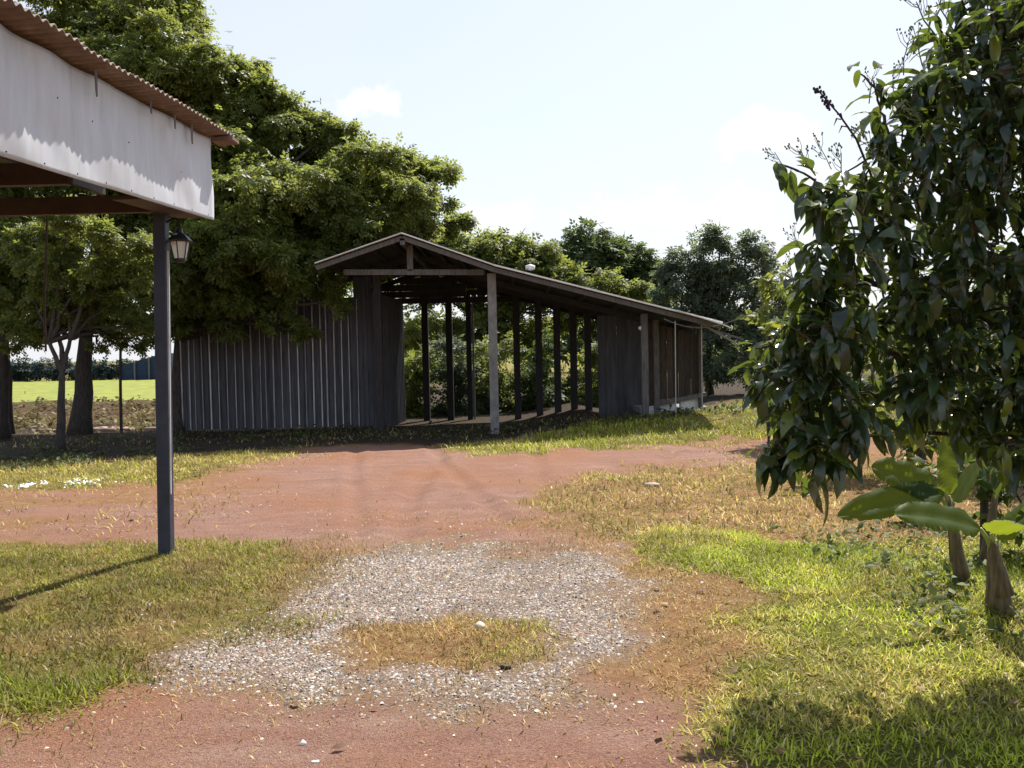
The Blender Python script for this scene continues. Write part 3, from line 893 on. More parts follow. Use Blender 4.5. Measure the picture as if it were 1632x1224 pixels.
o = link_obj('fascia_sheet', np_mesh('fascia_sheet', V.reshape(-1, 3), np.stack([fa, fa + nV, fa + nV + 1, fa + 1], 1), None, True), M['fascia'], ver)
sm_ = o.modifiers.new('thick', 'SOLIDIFY'); sm_.thickness = .003
# screws along the lower edge
for t in np.arange(-.1, 1.0, .115):
    c = ext(E0b, E1b, t) + (ext(E0t, E1t, t) - ext(E0b, E1b, t)) * .035
    link_obj('screw', np_mesh('screw', ICO_V * [.004, .007, .007] + c + [.004, 0, 0], ICO_F), M['black_metal'], ver)
for t, s in ((.17, .62), (.46, .50), (.75, .42), (.3, .55)):
    c = ext(E0b, E1b, t) + (ext(E0t, E1t, t) - ext(E0b, E1b, t)) * s
    link_obj('screw', np_mesh('screw', ICO_V * [.004, .006, .006] + c + [.012, 0, 0], ICO_F), M['black_metal'], ver)
# torn strips where the sheet has pulled away at the top
for t, ln, w in ((.30, .15, .035), (.56, .08, .04), (.70, .10, .04), (.81, .15, .045)):
    c = ext(E0t, E1t, t)
    pts = [(0, 0), (.3, -.35), (.75, -.8), (1.1, -1.0), (1.5, -.95), (1.25, -.5), (1.0, 0)]
    vv = [(c[0] + .030 - .010 * abs(b), c[1] + a * w, c[2] + .01 + b * ln) for a, b in pts]
    vv += [(q[0] - .004, q[1], q[2]) for q in vv]
    n = len(pts)
    MB().add(vv, [tuple(range(n)), tuple(range(2 * n - 1, n - 1, -1))] + [(i, (i + 1) % n, n + (i + 1) % n, n + i) for i in range(n)]).build('torn_strip', M['wood_grey'], ver)
# corrugated roof sheets: ribs run across the eave (x), overlapping along y
OV = .135
nsh = 12
per = .085
yA = ext(E0t, E1t, T0)[1]; yB_ = 8.16
wsh = (yB_ - yA) / nsh
for i in range(nsh):
    y0 = yA + i * wsh; y1 = y0 + wsh + .03
    n = int((y1 - y0) / per * 6)
    v = []; f = []
    dz = .004 * (i % 2)
    for q in range(n + 1):
        y = y0 + (y1 - y0) * q / n
        t = (y - E0t[1]) / 3.27
        e = ext(E0t, E1t, t)
        w = .0125 * math.sin(2 * math.pi * y / per) + dz + random.uniform(-.0015, .0015)
        xo = e[0] + OV + .012 * math.sin(i * 2.1)
        for xx, zz in ((xo, .045), (e[0] - .05, .035), (-5.2, -.05), (-8.5, -.3)):
            v.append((xx, y, e[2] + zz + w))
    for q in range(n):
        for k in range(3):
            f.append((4 * q + k, 4 * q + k + 1, 4 * q + 5 + k, 4 * q + 4 + k))
    o = MB().add(v, f).build('roof_sheet', M['roof_brown'], ver, smooth=True)
    sm_ = o.modifiers.new('thick', 'SOLIDIFY'); sm_.thickness = .006
# end capping on the last sheet
eE = ext(E0t, E1t, 1.0)
MB().hexa([(eE[0] - .02, 8.0, eE[2] - .015), (eE[0] + OV + .02, 8.0, eE[2] + .0), (eE[0] + OV + .02, 8.19, eE[2] + .0), (eE[0] - .02, 8.19, eE[2] - .015),
           (eE[0] - .02, 8.0, eE[2] + .022), (eE[0] + OV + .02, 8.0, eE[2] + .03), (eE[0] + OV + .02, 8.19, eE[2] + .03), (eE[0] - .02, 8.19, eE[2] + .022)]).build('roof_corner_cap', M['roof_brown'], ver)
# frame: eave beam, soffit board, cross beams
eb0, eb1 = ext(E0b, E1b, T0), ext(E0b, E1b, .99)
MB().beam(eb0 + [-.085, 0, .22], eb1 + [-.085, 0, .22], .06, .2).build('eave_beam', M['brown_beam'], ver)
MB().beam(ext(E0b, E1b, .60) + [-.17, 0, .03], eb1 + [-.17, 0, .03], .28, .02).build('soffit_board', M['brown_beam'], ver)
for y in (3.2, 4.6, 6.1, 7.72):
    t = (y - E0b[1]) / 3.27; e = ext(E0b, E1b, t)
    MB().beam((e[0] - .33, y, e[2] + .12), (-7.5, y, e[2] + .10), .07, .14).build('cross_beam', M['brown_beam'], ver)
for x in (-3.4, -4.3, -5.4):
    MB().beam((x, yA, E0b[2] + .28), (x, 7.95, E1b[2] + .28), .05, .10).build('purlin', M['brown_beam'], ver)
pb = G(265, 884)
pt_z = E1b[2] + .06
post_x0 = pb[0]; post_y = pb[1]
ptop = P(256, 330, post_y)
MB().hexa([(pb[0] - .052, post_y - .05, -.06), (pb[0] + .052, post_y - .05, -.06), (pb[0] + .052, post_y + .05, -.06), (pb[0] - .052, post_y + .05, -.06),
           (ptop[0] - .05, post_y - .05, pt_z), (ptop[0] + .05, post_y - .05, pt_z), (ptop[0] + .05, post_y + .05, pt_z), (ptop[0] - .05, post_y + .05, pt_z)]).build('post', M['post_dark'], ver, bevel=.006)
# thin pale strip along the right face of the post
MB().beam((pb[0] + .061, post_y - .03, .5), (ptop[0] + .059, post_y - .03, pt_z - .35), .016, .014, up=(0, 1, 0)).build('pale_side_strip', M['lit_rib'], ver)
# lantern
lc = P(287, 395, post_y)
lan = empty('wall_lantern', (lc[0], post_y, lc[2]), 'small black wall lantern with pale glass fixed to the veranda post', 'lantern')
lx, ly, lz = lc[0], post_y, lc[2]
def ring(r, z, n=6, rot=math.pi / 6): return [(lx + r * math.cos(rot + 2 * math.pi * i / n), ly + r * math.sin(rot + 2 * math.pi * i / n), lz + z) for i in range(n)]
def loft(mb, rings, cap=True):
    n = len(rings[0]); o = len(mb.v)
    for r_ in rings: mb.v += r_
    for i in range(len(rings) - 1):
        for k in range(n):
            mb.f.append((o + i * n + k, o + i * n + (k + 1) % n, o + (i + 1) * n + (k + 1) % n, o + (i + 1) * n + k))
    if cap:
        mb.f.append(tuple(o + k for k in range(n - 1, -1, -1))); mb.f.append(tuple(o + (len(rings) - 1) * n + k for k in range(n)))
    return mb
loft(MB(), [ring(.046, -.085), ring(.074, .045)]).build('glass', M['glass'], lan)
loft(MB(), [ring(.097, .046), ring(.10, .058), ring(.062, .098), ring(.030, .118), ring(.022, .15), ring(.008, .165)]).build('lantern_cap', M['black_metal'], lan)
loft(MB(), [ring(.028, -.118), ring(.052, -.100), ring(.050, -.086)]).build('lantern_base', M['black_metal'], lan)
for i in range(6):
    a = math.pi / 6 + i * math.pi / 3
    MB().tube([(lx + .050 * math.cos(a), ly + .050 * math.sin(a), lz - .088), (lx + .078 * math.cos(a), ly + .078 * math.sin(a), lz + .048)], .005, 5).build('bar', M['black_metal'], lan)
MB().tube([(lx, ly, lz + .16), (lx + .008, ly, lz + .20), (lx - .03, ly, lz + .235), (lx - .09, ly, lz + .215), (pb[0] + .05, ly, lz + .17)], [.008, .008, .009, .009, .01], 7).build('bracket_arm', M['black_metal'], lan, smooth=True)
MB().box((pb[0] + .050, ly, lz + .14), (.016, .06, .14)).build('wall_plate', M['black_metal'], lan, bevel=.003)

# ------------------------------------------------------------------ trees
def branch_pts(a, b, n=6, lift=.15, wob=.06):
    a = np.array(a, float); b = np.array(b, float); L_ = np.linalg.norm(b - a)
    pts = []
    w = rng.normal(0, wob * L_, (n + 1, 3)) * .5
    for i in range(n + 1):
        t = i / n
        p = a + (b - a) * t + np.array([0, 0, lift * L_ * math.sin(math.pi * t)]) + w[i] * math.sin(math.pi * t)
        pts.append(p)
    return pts

def crown_np(clumps, per_m2, size, tpl, flat=.62, droop=.15, tlo=0.0, thi=1.0, clump_var=.3, updown=.35):
    """leaf sprays on and inside flattened clumps"""
    Vs, Fs, Ts = [], [], []; off = 0
    for c, r in clumps:
        n = max(20, int(per_m2 * r * r * 5.5))
        # sub-clumps inside each clump give the crown its uneven relief
        k = max(5, int(12 * r))
        sub = rng.normal(0, 1, (k, 3)); sub = norm(sub) * (rng.random((k, 1)) ** .4)
        sub[:, 2] = sub[:, 2] * flat
        subr = r * (.20 + .28 * rng.random(k))
        pick = rng.integers(0, k, n)
        d = norm(rng.normal(0, 1, (n, 3))); d[:, 2] = np.where(rng.random(n) < .72, np.abs(d[:, 2]), d[:, 2])
        rad = (.55 + .45 * rng.random(n) ** .5) * subr[pick]
        loc = sub[pick] * r * .92 + d * rad[:, None] * [1, 1, .6]
        stray = rng.random(n) < .16
        loc = loc + np.where(stray[:, None], rng.normal(0, .17 * r, (n, 3)), 0)
        pos = np.array(c)[None] + loc
        out = loc / r
        f = norm(out * [1, 1, .25] + rng.normal(0, .45, (n, 3)) + [0, 0, -droop])
        nrm = norm(np.array([0, 0, .75])[None] + d * .55 + out * .5 + rng.normal(0, updown, (n, 3)))
        sc = size * (.65 + .7 * rng.random(n))
        cv = rng.random(k)
        tt = np.clip(tlo + (thi - tlo) * (rng.random(n) * (1 - clump_var) + cv[pick] * clump_var), 0, 1)
        v, fa, t = scatter(tpl[0], tpl[1], pos, f, nrm, sc, tt)
        Vs.append(v); Fs.append(fa + off); Ts.append(t); off += len(v)
    return np.concatenate(Vs), np.concatenate(Fs), np.concatenate(Ts)

def tree(name, base, fork, r0, clumps, label, leaf, per_m2=60, size=.26, group=None, flat=.62, bark='bark', tpl=SPRAY, droop=.2, limbs=None, forks=None, cat='tree', clump_var=.3, updown=.35):
    base = np.array(base, float); base[2] = gh1(base[0], base[1]) - .08
    root = empty(name, base, label, cat, group)
    mb = MB()
    fk = np.array(fork, float)
    pts = branch_pts(base, fk, 5, 0, .012)
    mb.tube(pts, [r0 * (1.35 if i == 0 else 1.08 - .1 * i) for i in range(6)], 10)
    for i, (c, r) in enumerate(clumps):
        c = np.array(c)
        st = pts[-1] if forks is None else np.array(forks[i % len(forks)])
        L_ = np.linalg.norm(c - st)
        rr = min(r0 * .5, .03 + .02 * L_)
        mb.tube(branch_pts(st, c, 6, .08, .06), [rr * (1 - .12 * k) for k in range(7)], 7, False)
        for _ in range(3):
            e = c + norm(rng.normal(0, 1, 3)) * r * .7
            mb.tube(branch_pts(c, e, 3, .05, .06), [rr * .3, rr * .25, rr * .2, rr * .1], 5, False)
    if forks is not None:
        for q in forks:
            mb.tube(branch_pts(pts[-1], q, 4, .03, .05), [r0 * .62, r0 * .56, r0 * .5, r0 * .45, r0 * .4], 8, False)
    mb.build('trunk', M[bark], root, smooth=True)
    v, f, t = crown_np(clumps, per_m2, size, tpl, flat, droop, clump_var=clump_var, updown=updown)
    link_obj('crown', np_mesh('crown', v, f, t), M[leaf], root)
    return root

def K(px, py, Y, rpx):
    return (P(px, py, Y), rpx * Y / F_PX)

RG = 'rain trees shading the left side'
# big tree whose crown reaches over the fence and the shed
tree('rain_tree', G(281, 688), P(285, 545, 20.6), .17,
     [K(330, 130, 21, 85), K(235, 95, 21, 95), K(400, 205, 21, 85), K(470, 235, 21.5, 75), K(545, 275, 22, 75), K(480, 320, 20.6, 85),
      K(620, 285, 22.5, 55), K(668, 268, 23, 34), K(705, 276, 23, 24), K(600, 350, 22, 75), K(675, 345, 23, 55), K(720, 362, 23.5, 30), K(560, 390, 22, 60), K(640, 385, 22.5, 45),
      K(395, 330, 20, 95), K(330, 255, 20.2, 85), K(430, 395, 19.6, 80), K(330, 400, 19.6, 90), K(500, 405, 19.4, 48), K(525, 455, 19.2, 30), K(470, 470, 19.3, 45), K(390, 475, 19.4, 60), K(320, 480, 19.6, 50), K(445, 515, 19.3, 28), K(480, 525, 19.3, 22), K(530, 480, 19.2, 24), K(360, 515, 19.4, 30), K(300, 330, 20.6, 70), K(460, 370, 20.8, 80), K(560, 330, 21.8, 70), K(380, 250, 21.2, 70), K(300, 190, 21.5, 80), K(610, 400, 22, 45), K(290, 520, 19.9, 32), K(400, 430, 22, 90), K(480, 450, 22.5, 75), K(330, 440, 22, 85), K(520, 400, 22.5, 60), K(440, 500, 21.8, 45), K(370, 500, 21.8, 45), K(590, 270, 20.2, 62), K(640, 320, 20.4, 55), K(560, 360, 20.0, 60), K(500, 300, 19.6, 70), K(420, 300, 19.0, 75), K(360, 380, 18.6, 70), K(300, 430, 18.6, 65), K(450, 420, 18.7, 45), K(435, 165, 21, 52), K(480, 195, 20.9, 45), K(520, 215, 20.8, 42), K(570, 235, 20.8, 40), K(615, 250, 21, 36), K(655, 262, 21.4, 28), K(690, 272, 21.8, 22), K(718, 277, 22, 15), K(740, 355, 23.4, 16), K(690, 330, 21.6, 36), K(380, 120, 21.4, 45)],
     'broad rain tree with its crown spreading over the sheet fence and shed roof', 'rain_leaf', 330, .175, RG)
tree('rain_tree', G(127, 692), P(138, 520, 20.6), .22,
     [K(110, 35, 22, 100), K(200, 20, 22, 95), K(290, 35, 23, 70), K(265, 60, 22.5, 80), K(50, 110, 22, 110), K(150, 200, 21, 120), K(250, 300, 21, 90), K(190, 350, 20.8, 90), K(100, 320, 20.8, 110), K(230, 450, 20.6, 60), K(170, 500, 21, 50), K(100, 500, 21.2, 55), K(232, 520, 21, 28), K(200, 120, 22.5, 90), K(270, 150, 22, 80), K(60, 230, 21.5, 110), K(170, 430, 21.5, 70), K(60, 440, 21.3, 60)],
     'thick straight trunked rain tree standing just behind the small forked tree', 'rain_leaf', 250, .185, RG)
tree('rain_tree', G(96, 716), P(99, 592, 17.0), .085,
     [K(115, 345, 16.6, 55), K(180, 385, 16.6, 55), K(215, 430, 16.8, 38), K(150, 430, 16.8, 50), K(95, 420, 17, 60), K(60, 380, 17.2, 50), K(50, 470, 17.2, 45), K(120, 480, 17.2, 45), K(30, 520, 17.2, 32), K(150, 500, 17.4, 30), K(195, 480, 17.4, 30), K(60, 520, 17.6, 26), K(215, 520, 17.8, 22), K(180, 535, 18.4, 20), K(20, 548, 18.4, 18), K(60, 545, 18.8, 16), K(160, 552, 18.8, 15), K(205, 550, 18.8, 20), K(235, 545, 19, 18), K(40, 530, 19, 24), K(230, 500, 18.6, 26)],
     'small slender rain tree forking low in front of the thick trunk', 'rain_leaf', 420, .135, RG,
     forks=[P(78, 545, 17.0), P(112, 540, 17.1), P(92, 520, 17.2)])
tree('rain_tree', G(-2, 700), P(2, 520, 19.3), .20,
     [K(-60, 330, 19, 120), K(10, 400, 19, 80), K(-40, 480, 19, 90), K(25, 490, 19.3, 45), K(-150, 380, 19, 130), K(-60, 200, 20, 130), K(-170, 240, 20, 130)],
     'rain tree at the left edge with a dark trunk leaning slightly beside the field', 'rain_leaf', 150, .21, RG)
tree('rain_tree', G(16, 690), P(10, 540, 20.4), .09,
     [K(20, 450, 20.6, 50), K(60, 510, 20.6, 30)],
     'thin second trunk rising close beside the dark trunk at the left edge', 'rain_leaf', 130, .22, RG)

BG = 'trees beyond the shed'
tree('woodland_tree', (P(760, 600, 31)[0], 31, 0), P(765, 520, 31), .16,
     [K(735, 400, 31, 45), K(790, 402, 31, 48), K(845, 412, 31, 42), K(760, 440, 30.5, 50), K(830, 460, 30.5, 55), K(890, 445, 30.5, 45), K(700, 470, 31, 50), K(680, 530, 31, 45), K(760, 530, 30.6, 50), K(840, 540, 30.6, 50), K(950, 455, 30.3, 42), K(1000, 458, 30.2, 32), K(1040, 470, 30.4, 30), K(960, 490, 30.2, 36), K(900, 500, 30.2, 45), K(720, 395, 31, 30), K(800, 490, 30.5, 50), K(700, 392, 31, 34), K(760, 388, 31, 30), K(820, 393, 31, 36), K(868, 402, 31, 34), K(780, 420, 30.6, 40), K(850, 430, 30.6, 40), K(740, 425, 30.6, 34)],
     'bright feathery tree filling the view behind the middle of the shed roof', 'wood_leaf', 130, .25, BG)
tree('woodland_tree', (P(935, 600, 36)[0], 36, 0), P(935, 520, 36), .16,
     [K(925, 375, 36, 30), K(950, 385, 36, 34), K(905, 405, 36, 34), K(975, 410, 36, 36), K(1010, 415, 36, 28), K(935, 425, 35.6, 48), K(1030, 440, 36, 34), K(870, 430, 36, 45), K(920, 480, 36, 50), K(1000, 480, 36, 45), K(920, 540, 36, 60), K(1045, 470, 36, 40), K(1060, 520, 36, 45), K(985, 440, 36, 40), K(890, 420, 36, 34), K(955, 405, 35.6, 30), K(1025, 420, 36, 26), K(1045, 432, 36, 26), K(995, 398, 36, 24)],
     'taller mid green tree whose pointed top stands above the shed lean-to roof', 'mid_leaf', 105, .28, BG)
tree('woodland_tree', (P(1130, 600, 27)[0], 27, 0), P(1130, 540, 27), .12,
     [K(1120, 395, 27, 30), K(1150, 385, 27, 28), K(1175, 400, 27, 30), K(1205, 390, 27.2, 22), K(1085, 420, 27, 34), K(1140, 430, 27, 40), K(1200, 430, 27, 36), K(1075, 470, 27, 36), K(1130, 480, 26.6, 45), K(1195, 480, 26.6, 42), K(1230, 450, 27, 26), K(1100, 520, 26.8, 40), K(1165, 530, 26.4, 48), K(1220, 530, 26.6, 40), K(1130, 585, 26.6, 45), K(1190, 590, 26.4, 50), K(1230, 600, 26.6, 40), K(1060, 440, 27, 24), K(1225, 405, 27.2, 24), K(1110, 450, 27, 36), K(1170, 450, 27, 36), K(1250, 480, 27, 30), K(1090, 560, 26.8, 36), K(1245, 560, 26.8, 36), K(1060, 510, 27, 26)],
     'dark blue green tree with wispy top rising past the low end of the lean-to', 'blue_leaf', 150, .20, BG, flat=1.0, updown=.6)
tree('woodland_tree', (P(620, 600, 33)[0], 33, 0), P(620, 520, 33), .15,
     [K(560, 420, 33, 60), K(620, 430, 33, 60), K(680, 430, 33, 55), K(640, 520, 33, 60), K(580, 520, 33, 60)],
     'tree standing behind the gable, seen between the shed posts', 'rain_leaf', 45, .34, BG)
SG = 'bushes seen through the open shed'
for px, Y, spots, lab, leaf in (
    (665, 26.0, [(665, 575, 34), (660, 620, 34), (672, 648, 26), (640, 600, 34), (650, 655, 26)], 'reddish green bush seen between the dark wall and the first shed post', 'wood_leaf'),
    (725, 26.4, [(715, 560, 34), (740, 600, 40), (705, 635, 36), (745, 645, 32), (725, 655, 28), (700, 600, 34)], 'dark shaded bush seen between the first thin posts of the shed', 'blue_leaf'),
    (800, 27.0, [(790, 560, 40), (815, 610, 42), (785, 645, 36), (835, 648, 32), (800, 655, 28), (770, 620, 36)], 'bush behind the pale front post, lit yellow near the ground', 'wood_leaf'),
    (872, 26.4, [(860, 560, 36), (885, 600, 40), (865, 640, 36), (900, 640, 34), (875, 655, 28), (845, 600, 34)], 'green bush seen between the close set posts of the shed', 'mid_leaf'),
    (945, 26.6, [(935, 560, 36), (950, 605, 42), (930, 640, 36), (970, 640, 34), (945, 655, 30), (990, 600, 40), (1010, 540, 40)], 'dull green bush beside the dark panel of the lean-to', 'wood_leaf')):
    tree('bush', (P(px, 640, Y)[0], Y, 0), P(px, 640, Y), .05, [K(a, b, Y, r) for a, b, r in spots], lab, leaf, 120, .21, SG, cat='bush')
# bushes right of the shed and behind the shrub
for px, Y, spots, lab, leaf, tp, sz in (
    (1245, 15.5, [(1222, 440, 22), (1218, 500, 26), (1240, 470, 30), (1262, 520, 40), (1240, 570, 36), (1280, 590, 45), (1235, 625, 34), (1270, 650, 40)], 'light yellow green bush standing right of the lean-to behind the dark shrub', 'wood_leaf', SIMPLE, .16),
    (1370, 11.5, [(1330, 560, 60), (1390, 520, 70), (1420, 610, 70), (1350, 640, 55), (1330, 690, 40), (1440, 690, 60)], 'mid green bush filling in behind the dark glossy shrub', 'mid_leaf', SIMPLE, .15),
    (1560, 11.0, [(1500, 500, 90), (1590, 450, 110), (1560, 600, 90), (1650, 560, 110), (1620, 690, 80), (1530, 690, 60)], 'dense bush at the right edge behind the banana plants', 'mid_leaf', SIMPLE, .15),
    (1225, 14.6, [(1222, 548, 24), (1250, 520, 28), (1238, 590, 30), (1280, 560, 34), (1225, 630, 22)], 'bright yellow green bush showing past the left edge of the dark shrub', 'yellow_leaf', SIMPLE, .17),
    (1570, 6.9, [(1600, 735, 60), (1545, 765, 42), (1640, 790, 60), (1490, 745, 34), (1580, 800, 40), (1650, 850, 40)], 'low dark leafy bush crowding behind the banana stems', 'mid_leaf', SIMPLE, .10),
    (1470, 8.6, [(1450, 700, 28), (1475, 680, 30), (1462, 735, 24)], 'small bright yellow green bush glowing behind the banana leaves', 'yellow_leaf', SIMPLE, .12)):
    tree('bush', (P(px, 700, Y)[0], Y, 0), P(px, 700, Y), .035, [K(a, b, Y, r) for a, b, r in spots], lab, leaf, 330 if Y < 9 else (200 if leaf == 'yellow_leaf' else 160), sz, 'bushes on the right side', cat='bush', tpl=tp, updown=.6)
for px, Y, spots, lab in (
    (190, 82, [(20, 590, 18), (60, 592, 16), (100, 591, 17), (140, 592, 16), (180, 591, 17), (215, 593, 16), (-30, 588, 22), (-80, 588, 22), (250, 592, 18), (300, 590, 20), (350, 590, 20), (0, 590, 18), (40, 590, 18), (80, 590, 18), (120, 590, 18), (160, 590, 18), (200, 590, 18), (232, 590, 18), (-55, 588, 22)], 'long low hedge along the far side of the bright field'),):
    root = empty('hedge', (P(px, 604, Y)[0], Y, 0), lab, 'hedge')
    v, f, t = crown_np([K(a, b, Y, r) for a, b, r in spots], 40, .5, SPRAY, .9)
    link_obj('foliage', np_mesh('foliage', v, f, t), M['hedge_leaf'], root)
# blue netted structure by the hedge
n0, n1 = P(193, 606, 78), P(262, 606, 78)
net = empty('netted_shelter', ((n0[0] + n1[0]) / 2, 78, -.3), 'dark blue netted shelter with sloping top at the far edge of the field', 'shelter')
zt_l, zt_r = P(193, 583, 78)[2], P(250, 563, 78)[2]
MB().hexa([(n0[0], 78, -.4), (n1[0], 78, -.4), (n1[0], 82, -.4), (n0[0], 82, -.4), (n0[0], 78, zt_l), (n1[0], 78, zt_r), (n1[0], 82, zt_r), (n0[0], 82, zt_l)]).build('net', M['blue_tarp'], net)
for i in range(4):
    x = n0[0] + (n1[0] - n0[0]) * i / 3
    MB().box((x, 77.9, (zt_l + (zt_r - zt_l) * i / 3) / 2 - .2), (.12, .12, zt_l + (zt_r - zt_l) * i / 3 + .45)).build('pole', M['cable'], net)
# far wood closing the view
fw = []
for i in range(46):
    x = -20 + i * 3.4 + rng.uniform(-1, 1)
    fw.append((np.array([x, 68 + rng.uniform(-6, 6), 1.2 + rng.uniform(0, 1.6)]), 2.4 + rng.random()))
v, f, t = crown_np(fw, 5, .9, SPRAY, .8)
o = link_obj('far_wood', np_mesh('far_wood', v, f, t), M['mid_leaf']); o['kind'] = 'stuff'; o['label'] = 'far wood closing the view beyond the shed'
# thin pole by the field and rope under the veranda
q = G(193, 690)
o = MB().tube([(q[0], q[1], -.1), (q[0] + .02, q[1], 1.0), P(192, 545, q[1])], [.035, .032, .028], 7).build('thin_pole', M['bark'])
tag(o, 'thin dark pole standing upright between the thick trunk and the veranda post', 'pole')
o = MB().tube([P(75, 318, 8.6), P(74, 400, 8.6), P(71, 480, 8.6), P(73, 560, 8.6)], .011, 6).build('hanging_rope', M['twig'])
tag(o, 'dark rope hanging down from under the veranda roof', 'rope')
# rubble slabs
for i, (px, py, w) in enumerate(((150, 683, .34), (163, 680, .36), (176, 684, .42), (184, 679, .36), (196, 683, .34), (170, 687, .28), (243, 682, .28), (60, 677, .3), (76, 684, .26))):
    g0 = G(px, py); zz = gh1(g0[0], g0[1])
    v = np.sign(ICO_V) * np.abs(ICO_V) ** .55 * (1 + .16 * rng.normal(0, 1, (12, 3))) * [w * .75, w * .45, .07] + [g0[0], g0[1], zz + .03]
    o = link_obj('rubble_slab', np_mesh('rubble_slab', v, ICO_F), M['rubble'])
    labs = ['leftmost slab of the pinkish rubble heap right of the thick trunk', 'tilted upper slab left of the middle of the pinkish rubble heap', 'large middle slab at the front of the pinkish rubble heap', 'upper slab right of the middle of the pinkish rubble heap', 'rightmost slab of the pinkish rubble heap by the thin pole', 'small low slab in front of the pinkish rubble heap', 'pale lone slab lying beside the veranda post, under the trees', 'pinkish lump left of the forked tree, farther from its trunk', 'small pinkish lump close beside the forked trunk on its left']
    tag(o, labs[i], 'rubble', 'rubble under the trees')

# ------------------------------------------------------------------ near shrub on the right
YS = 5.0
sh_base = np.array([3.4, 4.85, 0]); 
shrub = empty('glossy_shrub', (sh_base[0], sh_base[1], gh1(sh_base[0], sh_base[1])), 'tall glossy dark leaved shrub filling the right edge with thin flower stalks on top', 'shrub')
ros = []   # rosette centres: px, py, Y, leaf length scale
hand = [(1300, 285, 5.1, .9), (1345, 300, 5.0, 1.0), (1330, 330, 5.0, 1), (1400, 165, 5.2, .9), (1440, 140, 5.2, 1), (1420, 210, 5.1, 1), (1480, 110, 5.2, 1), (1500, 60, 5.2, 1.0), (1540, 35, 5.2, 1), (1590, 30, 5.1, 1), (1620, 60, 5.0, 1),
        (1530, 110, 5.1, 1), (1580, 120, 5.0, 1), (1290, 395, 5.1, .9), (1330, 400, 5.0, 1), (1380, 290, 5.0, 1), (1420, 330, 4.9, 1), (1380, 380, 4.9, 1.05), (1270, 440, 5.1, .8), (1250, 520, 5.1, .8), (1225, 545, 5.1, .75), (1215, 590, 5.0, .8), (1270, 500, 5.0, .9), (1300, 470, 5.0, 1), (1240, 610, 5.0, .85), (1250, 650, 5.0, .95), (1300, 560, 4.9, 1),
        (1235, 710, 4.9, .9), (1255, 700, 4.9, .95), (1290, 690, 4.8, 1.0), (1310, 725, 4.8, 1.15), (1340, 700, 4.8, 1.15), (1350, 640, 4.8, 1), (1395, 665, 4.9, 1), (1330, 610, 4.8, 1), (1280, 620, 4.9, 1), (1450, 640, 5.0, 1)]
for a in hand: ros.append((P(a[0], a[1], a[2] - .45), a[3]))
sprigs = [(1262, 268, 4.65, .95, 4), (1240, 262, 4.66, .8, 3), (1290, 300, 4.6, 1.1, 5), (1392, 128, 4.72, .9, 4), (1372, 118, 4.74, .7, 2), (1408, 190, 4.65, 1.2, 5), (1450, 190, 4.6, 1.25, 6), (1490, 25, 4.7, .8, 3), (1310, 335, 4.55, 1.15, 6), (1302, 765, 4.4, 1.3, 4), (1345, 745, 4.4, 1.2, 3), (1230, 735, 4.45, 1.1, 6), (1262, 730, 4.42, 1.1, 6), (1205, 555, 4.6, .9, 3), (1195, 592, 4.6, .8, 2)]
for a in sprigs: ros.append((P(a[0], a[1], a[2]), a[3], a[4]))
outline = [(1185, 560), (1215, 470), (1255, 420), (1270, 330), (1300, 260), (1370, 190), (1400, 120), (1470, 60), (1500, 10), (1560, -60), (2000, -120), (2000, 880), (1680, 830), (1590, 765), (1520, 690), (1480, 650), (1420, 680), (1330, 740), (1240, 730), (1200, 700), (1210, 620)]
opl = np.array(outline, float)
cnt = 0
while cnt < 700:
    px, py = random.uniform(1200, 1900), random.uniform(-90, 800)
    if sdist(opl, np.array([px]), np.array([py]))[0] < (18 if px > 1460 else 34): continue
    if px < 1430 and py < 480 and random.random() < .45: continue
    dep = random.uniform(-.42, .42) * min(1.0, .25 + (px - 1190) / 250)
    ros.append((P(px, py, 4.62 + dep), random.uniform(.6, .95))); cnt += 1
tpls = [big_leaf_template(.17, .5, .3, 7, .1), big_leaf_template(.19, .9, .2, 7, .25), big_leaf_template(.15, .3, .45, 7, .15), big_leaf_template(.18, .7, .1, 7, .35)]
leaf_p, leaf_f, leaf_n, leaf_s, leaf_k = [], [], [], [], []
stems = MB()
for rr_ in ros:
    c, sc = rr_[0], rr_[1]
    n = random.randint(8, 13) if len(rr_) == 2 else rr_[2]
    ph = random.uniform(0, 6.28)
    tiltd = norm(np.array([random.gauss(0, .35), random.gauss(0, .35), 1.0]))
    for i in range(n):
        a = ph + i * 2.4
        el = R(random.choice([20, 5, -15, -35, -55, -70, -80]) + random.uniform(-12, 12))
        f = np.array([math.cos(a) * math.cos(el), math.sin(a) * math.cos(el), math.sin(el)]) + (tiltd - [0, 0, 1]) * .5
        nn = np.array([-math.cos(a) * math.sin(el), -math.sin(a) * math.sin(el), math.cos(el)]) + rng.normal(0, .25, 3)
        leaf_p.append(c + norm(f) * .025 + [0, 0, -.012 * i + .04]); leaf_f.append(f); leaf_n.append(nn)
        leaf_s.append(sc * random.uniform(.11, .21)); leaf_k.append(random.randrange(4))
leaf_p = np.array(leaf_p); leaf_f = np.array(leaf_f); leaf_n = np.array(leaf_n); leaf_s = np.array(leaf_s); leaf_k = np.array(leaf_k)
